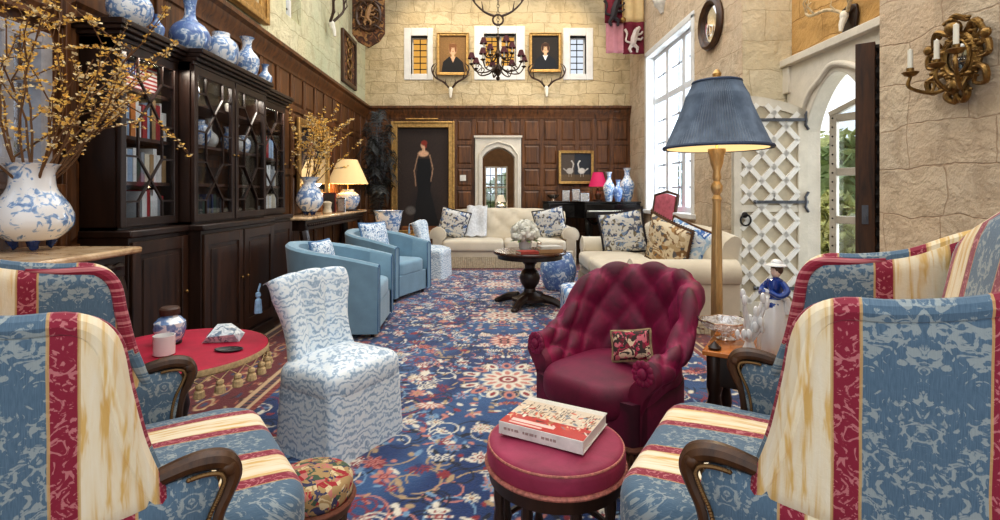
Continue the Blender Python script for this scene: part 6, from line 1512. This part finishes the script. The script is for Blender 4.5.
# ------------------------------------------------------------------ round pedestal table
def pedestal_table():
    c = (.44, 5.75, 0); t = thing('pedestal_table', 'round dark carved pedestal table in the middle of the rug', 'table', c)
    TP = wood('rosewood_top', srgb(40, 20, 10), srgb(96, 54, 28), .15, 'x')
    MB().lathe([(0, .575), (.38, .575), (.40, .585), (.405, .60), (.395, .612), (0, .613)], 56).build('tabletop', TP, t)
    MB().lathe([(.30, .53), (.355, .53), (.36, .572), (.3, .574)], 48).build('apron', W_DARK, t)
    MB().lathe([(.20, .07), (.2, .10), (.12, .12), (.07, .16), (.06, .20), (.10, .26), (.115, .32), (.09, .39), (.055, .42), (.06, .46), (.10, .50), (.14, .53)], 28).build('pedestal', W_DARK, t)
    for k in range(4):
        a = PI / 4 + k * PI / 2 + .3; d = Vector((math.cos(a), math.sin(a), 0)); p = catmull([d * .14 + Vector((0, 0, .1)), d * .26 + Vector((0, 0, .085)), d * .35 + Vector((0, 0, .05)), d * .40 + Vector((0, 0, .03))], 5)
        m = MB().tube(p, [.05, .045, .035, .03], 8); m.ball(d * .40 + Vector((0, 0, .03)), .032, 8, (1.2, 1.2, .9)); m.build('foot', W_DARK, t)
    z = .6135
    v = thing('flower_vase', 'white vase full of white hydrangea blooms on the pedestal table', 'flowers', (c[0] - .05, c[1] + .0, z)); MB().lathe([(.05, 0), (.065, .02), (.075, .10), (.07, .13), (.06, .12), (0, .1)], 24).build('vase', plain('white_china', (.8, .8, .8)), v)
    q = random.Random(6); m = MB(); lf = MB()
    m.ball((0, 0, .2), .10, 10)
    for k in range(46):
        a = q.random() * 6.28; e = q.uniform(-.5, 1.5); cc = Vector((.12 * math.cos(a) * math.cos(e), .12 * math.sin(a) * math.cos(e), .20 + .10 * math.sin(e)))
        for i in range(34):
            d = Vector((q.gauss(0, 1), q.gauss(0, 1), q.gauss(0, 1))).normalized(); p = cc + d * .045; u = d.cross(Vector((q.gauss(0, 1), q.gauss(0, 1), q.gauss(0, 1)))).normalized() * .015; w = u.cross(d).normalized() * .015
            m.add([p - u, p - w, p + u + d * .004, p + w], [(0, 1, 2, 3)])
        m.ball(cc, .036, 5)
    m.build('blooms', plain('petal_white', srgb(232, 230, 218), .7, 0, .1, 30), v, smooth=0)['kind'] = 'stuff'
    for k in range(9):
        a = k * .7; d = Vector((math.cos(a), math.sin(a), 0)); u = Vector((-math.sin(a), math.cos(a), 0)) * .03; p = d * .07 + Vector((0, 0, .12)); lf.add([p, p + d * .05 + u, p + d * .12 + Vector((0, 0, -.02)), p + d * .05 - u], [(0, 1, 2, 3)])
    lf.build('leaves', LEAFC, v, smooth=0)
    for i, (dx, dy, w, d, h, col, lab) in enumerate(((.20, -.12, .26, .2, .035, (170, 130, 90), 'tan book at the bottom of the small pile on the pedestal table'), (.20, -.12, .24, .18, .03, (200, 196, 186), 'cream book atop the small pile on the pedestal table'), (-.05, -.29, .2, .15, .03, (160, 60, 50), 'red-brown book lying alone at the front of the pedestal table'))):
        zz = z + (.036 if i == 1 else 0); b = thing('stacked_book', lab, 'book', (c[0] + dx, c[1] + dy, zz), R(8 + 5 * i)); cm = plain('bk_%d' % i, srgb(*col), .6, 0, .15)
        m = MB(); m.box(-w / 2, w / 2, -d / 2, d / 2, 0, .003); m.box(-w / 2, w / 2, -d / 2, d / 2, h - .003, h); m.box(-w / 2, w / 2, -d / 2 - .001, -d / 2 + .002, 0, h); m.build('cover', cm, b, smooth=0); MB().box(-w / 2 + .004, w / 2 - .004, -d / 2 + .003, d / 2 - .004, .003, h - .003).build('pages', plain('book_paper', (.8, .75, .65)), b, smooth=0)
    o = MB().lathe([(.02, 0), (.035, .01), (.03, .05), (.02, .06), (.03, .07), (0, .09)], 14).build('trinket_box', plain('silver', (.8, .8, .8))); o.location = (c[0] + .12, c[1] + .16, z); tag(o, 'small silver trinket pot behind the books on the pedestal table', 'pot')
pedestal_table()
# drum stool in blue and white beyond the table, and a pale blue ottoman by the velvet chair
o = MB().lathe(smooth_prof([(.16, 0), (.18, .03), (.22, .15), (.235, .24), (.22, .34), (.18, .44), (.16, .47)]) + [(0, .475)], 36).build('garden_stool', PORC3); o.location = (.88, 6.72, .014); tag(o, 'blue and white porcelain drum stool between pedestal table and window sofa', 'stool')
t = thing('ottoman', 'low pale blue patterned ottoman between the window sofa and crimson chair', 'stool', (.90, 5.0, 0)); MB().puff(rrect(.42, .42, .08), .22, .36, .05, .02).build('seat', CUSH3, t, smooth=60)
m = MB(); out = rrect(.40, .40, .05); m.grid([[Vector((x * k, y * k, z)) for x, y in out] for z, k in ((.26, 1), (.015, 1.04))], cv=True, flip=True); m.build('skirt', CUSH3, t, smooth=50)
# ------------------------------------------------------------------ grand piano
def piano():
    c = (1.82, 9.50); t = thing('grand_piano', 'black lacquer grand piano with closed lid in the far right corner', 'piano', (c[0], c[1], 0)); zt = 1.10
    out = [(-.74, .55), (-.74, -.42)] + [tuple(v)[:2] for v in catmull([(-.74, -.42), (-.3, -.44), (.3, -.44), (.72, -.42)], 4)][1:] + [(.78, -.36), (.80, .0), (.76, .3), (.6, .5), (.2, .56)]
    out = [tuple(v)[:2] for v in catmull([(.80, .38), (-.70, .38), (-.82, .30), (-.84, .12), (-.76, -.02), (-.5, -.06), (-.3, -.14), (-.2, -.30), (-.17, -.45), (.80, -.45)], 1)]
    MB().prism(out, zt - .30, zt - .03).build('case', BLACK, t, bevel=.012)
    MB().prism([(x * 1.015, y * 1.02) for x, y in out], zt - .028, zt).build('lid', BLACK, t, bevel=.008)
    MB().box(-.17, .80, -.62, -.44, zt - .28, zt - .17).build('keyslip', BLACK, t, bevel=.01); MB().box(-.13, .76, -.61, -.46, zt - .169, zt - .15).build('keyboard', plain('ivory_keys', srgb(226, 222, 210), .3), t, smooth=0)
    m = MB()
    for k in range(28): m.box(-.12 + k * .031, -.12 + k * .031 + .012, -.55, -.46, zt - .15, zt - .138)
    m.build('black_keys', BLACK, t, smooth=0)['kind'] = 'stuff'
    for x, y in ((-.08, -.36), (.70, -.36), (-.66, .18)):
        MB().lathe([(.03, .014), (.035, .06), (.05, .1), (.045, .3), (.07, .6), (.08, zt - .31)], 12, (x, y, 0)).build('leg', BLACK, t)
    m = MB(); m.tube([(.25, -.2, zt - .3), (.28, -.2, .16)], .02, 6); m.tube([(.37, -.2, zt - .3), (.34, -.2, .16)], .02, 6); m.box(.23, .39, -.3, -.14, .1, .16); m.build('pedal_lyre', BLACK, t)
    for g in (-1, 1):
        MB().tube(catmull([(-.15, -.46, zt - .30), (-.02, -.46, zt - .40), (.12, -.46, zt - .30)] if g < 0 else [(.5, -.46, zt - .30), (.64, -.46, zt - .40), (.78, -.46, zt - .30)], 5), [.03, .02], 6).build('bracket', BLACK, t)
    z = zt + .001
    P_ = lambda px, y: (px - VX) / F * y
    vase('piano_vase', 'tall blue and white vase at the right end of the piano', S(BALUSTER, .36, .60), (P_(627, 9.4), 9.4, z), PORC)
    vase('piano_vase', 'tall slim blue and white vase beside the red lampshade on the piano', S(BALUSTER, .27, .52), (P_(609, 9.15), 9.15, z), PORC2)
    vase('piano_vase', 'short blue and white vase in front of the two tall ones on the piano', S(BALUSTER, .22, .38), (P_(618, 9.10), 9.10, z), PORC3)
    table_lamp('table lamp with a raspberry red shade standing on the piano', (P_(598, 9.6), 9.6, z), [(r, zz + .02) for r, zz in S(BALUSTER, .16, .22)], W_MID, .17, .09, .26, .27, REDSH, 3)
    for px, y, w, h, lab in ((566, 9.62, .14, .2, 'silver photo frame at the left end of the piano'), (576, 9.62, .15, .22, 'larger silver photo frame second along the piano'), (585, 9.35, .16, .15, 'low wide silver photo frame before the red lamp on the piano')):
        photo_frame(lab, (P_(px, y), y, z), R(8), w, h)
    o = MB().lathe([(.05, 0), (.03, .03), (.10, .08), (.13, .12), (.11, .10), (0, .05)], 20).build('silver_dish', bpy.data.materials['silver']); o.location = (P_(553, 9.66), 9.66, z); tag(o, 'silver footed dish at the narrow tail end of the piano lid', 'dish')
    s = thing('piano_stool', 'dark wooden piano stool beside the piano keyboard', 'stool', (.72, 9.28, 0)) if 0 else None
piano()
# passage furniture
t = thing('hall_table', 'small dark table in the passage beyond the stone doorway', 'table', (.25, 13.1, 0)); MB().box(-.35, .35, -.18, .18, .72, .76).build('tabletop', W_DARK, t, bevel=.006)
for x in (-.3, .3):
    for y in (-.14, .14): MB().box(x - .02, x + .02, y - .02, y + .02, 0, .72).build('leg', W_DARK, t, smooth=0)
table_lamp('small white-shaded lamp on the passage table before the window', (.27, 13.1, .761), [(r, z + .02) for r, z in S(GINGER, .2)], PORC, .13, .07, .18, .26, plain('white_shade', srgb(232, 226, 214), .8, 0, .05, 4, Emission_Color=(1, .9, .7, 1), Emission_Strength=.4), 6)
# extra light for the passage
l = bpy.data.lights.new('passage_light', 'POINT'); l.energy = 45; l.color = (1, .86, .66); l.shadow_soft_size = .2; o = bpy.data.objects.new('passage_light', l); COL.objects.link(o); o.location = (.2, 11.8, 2.4)
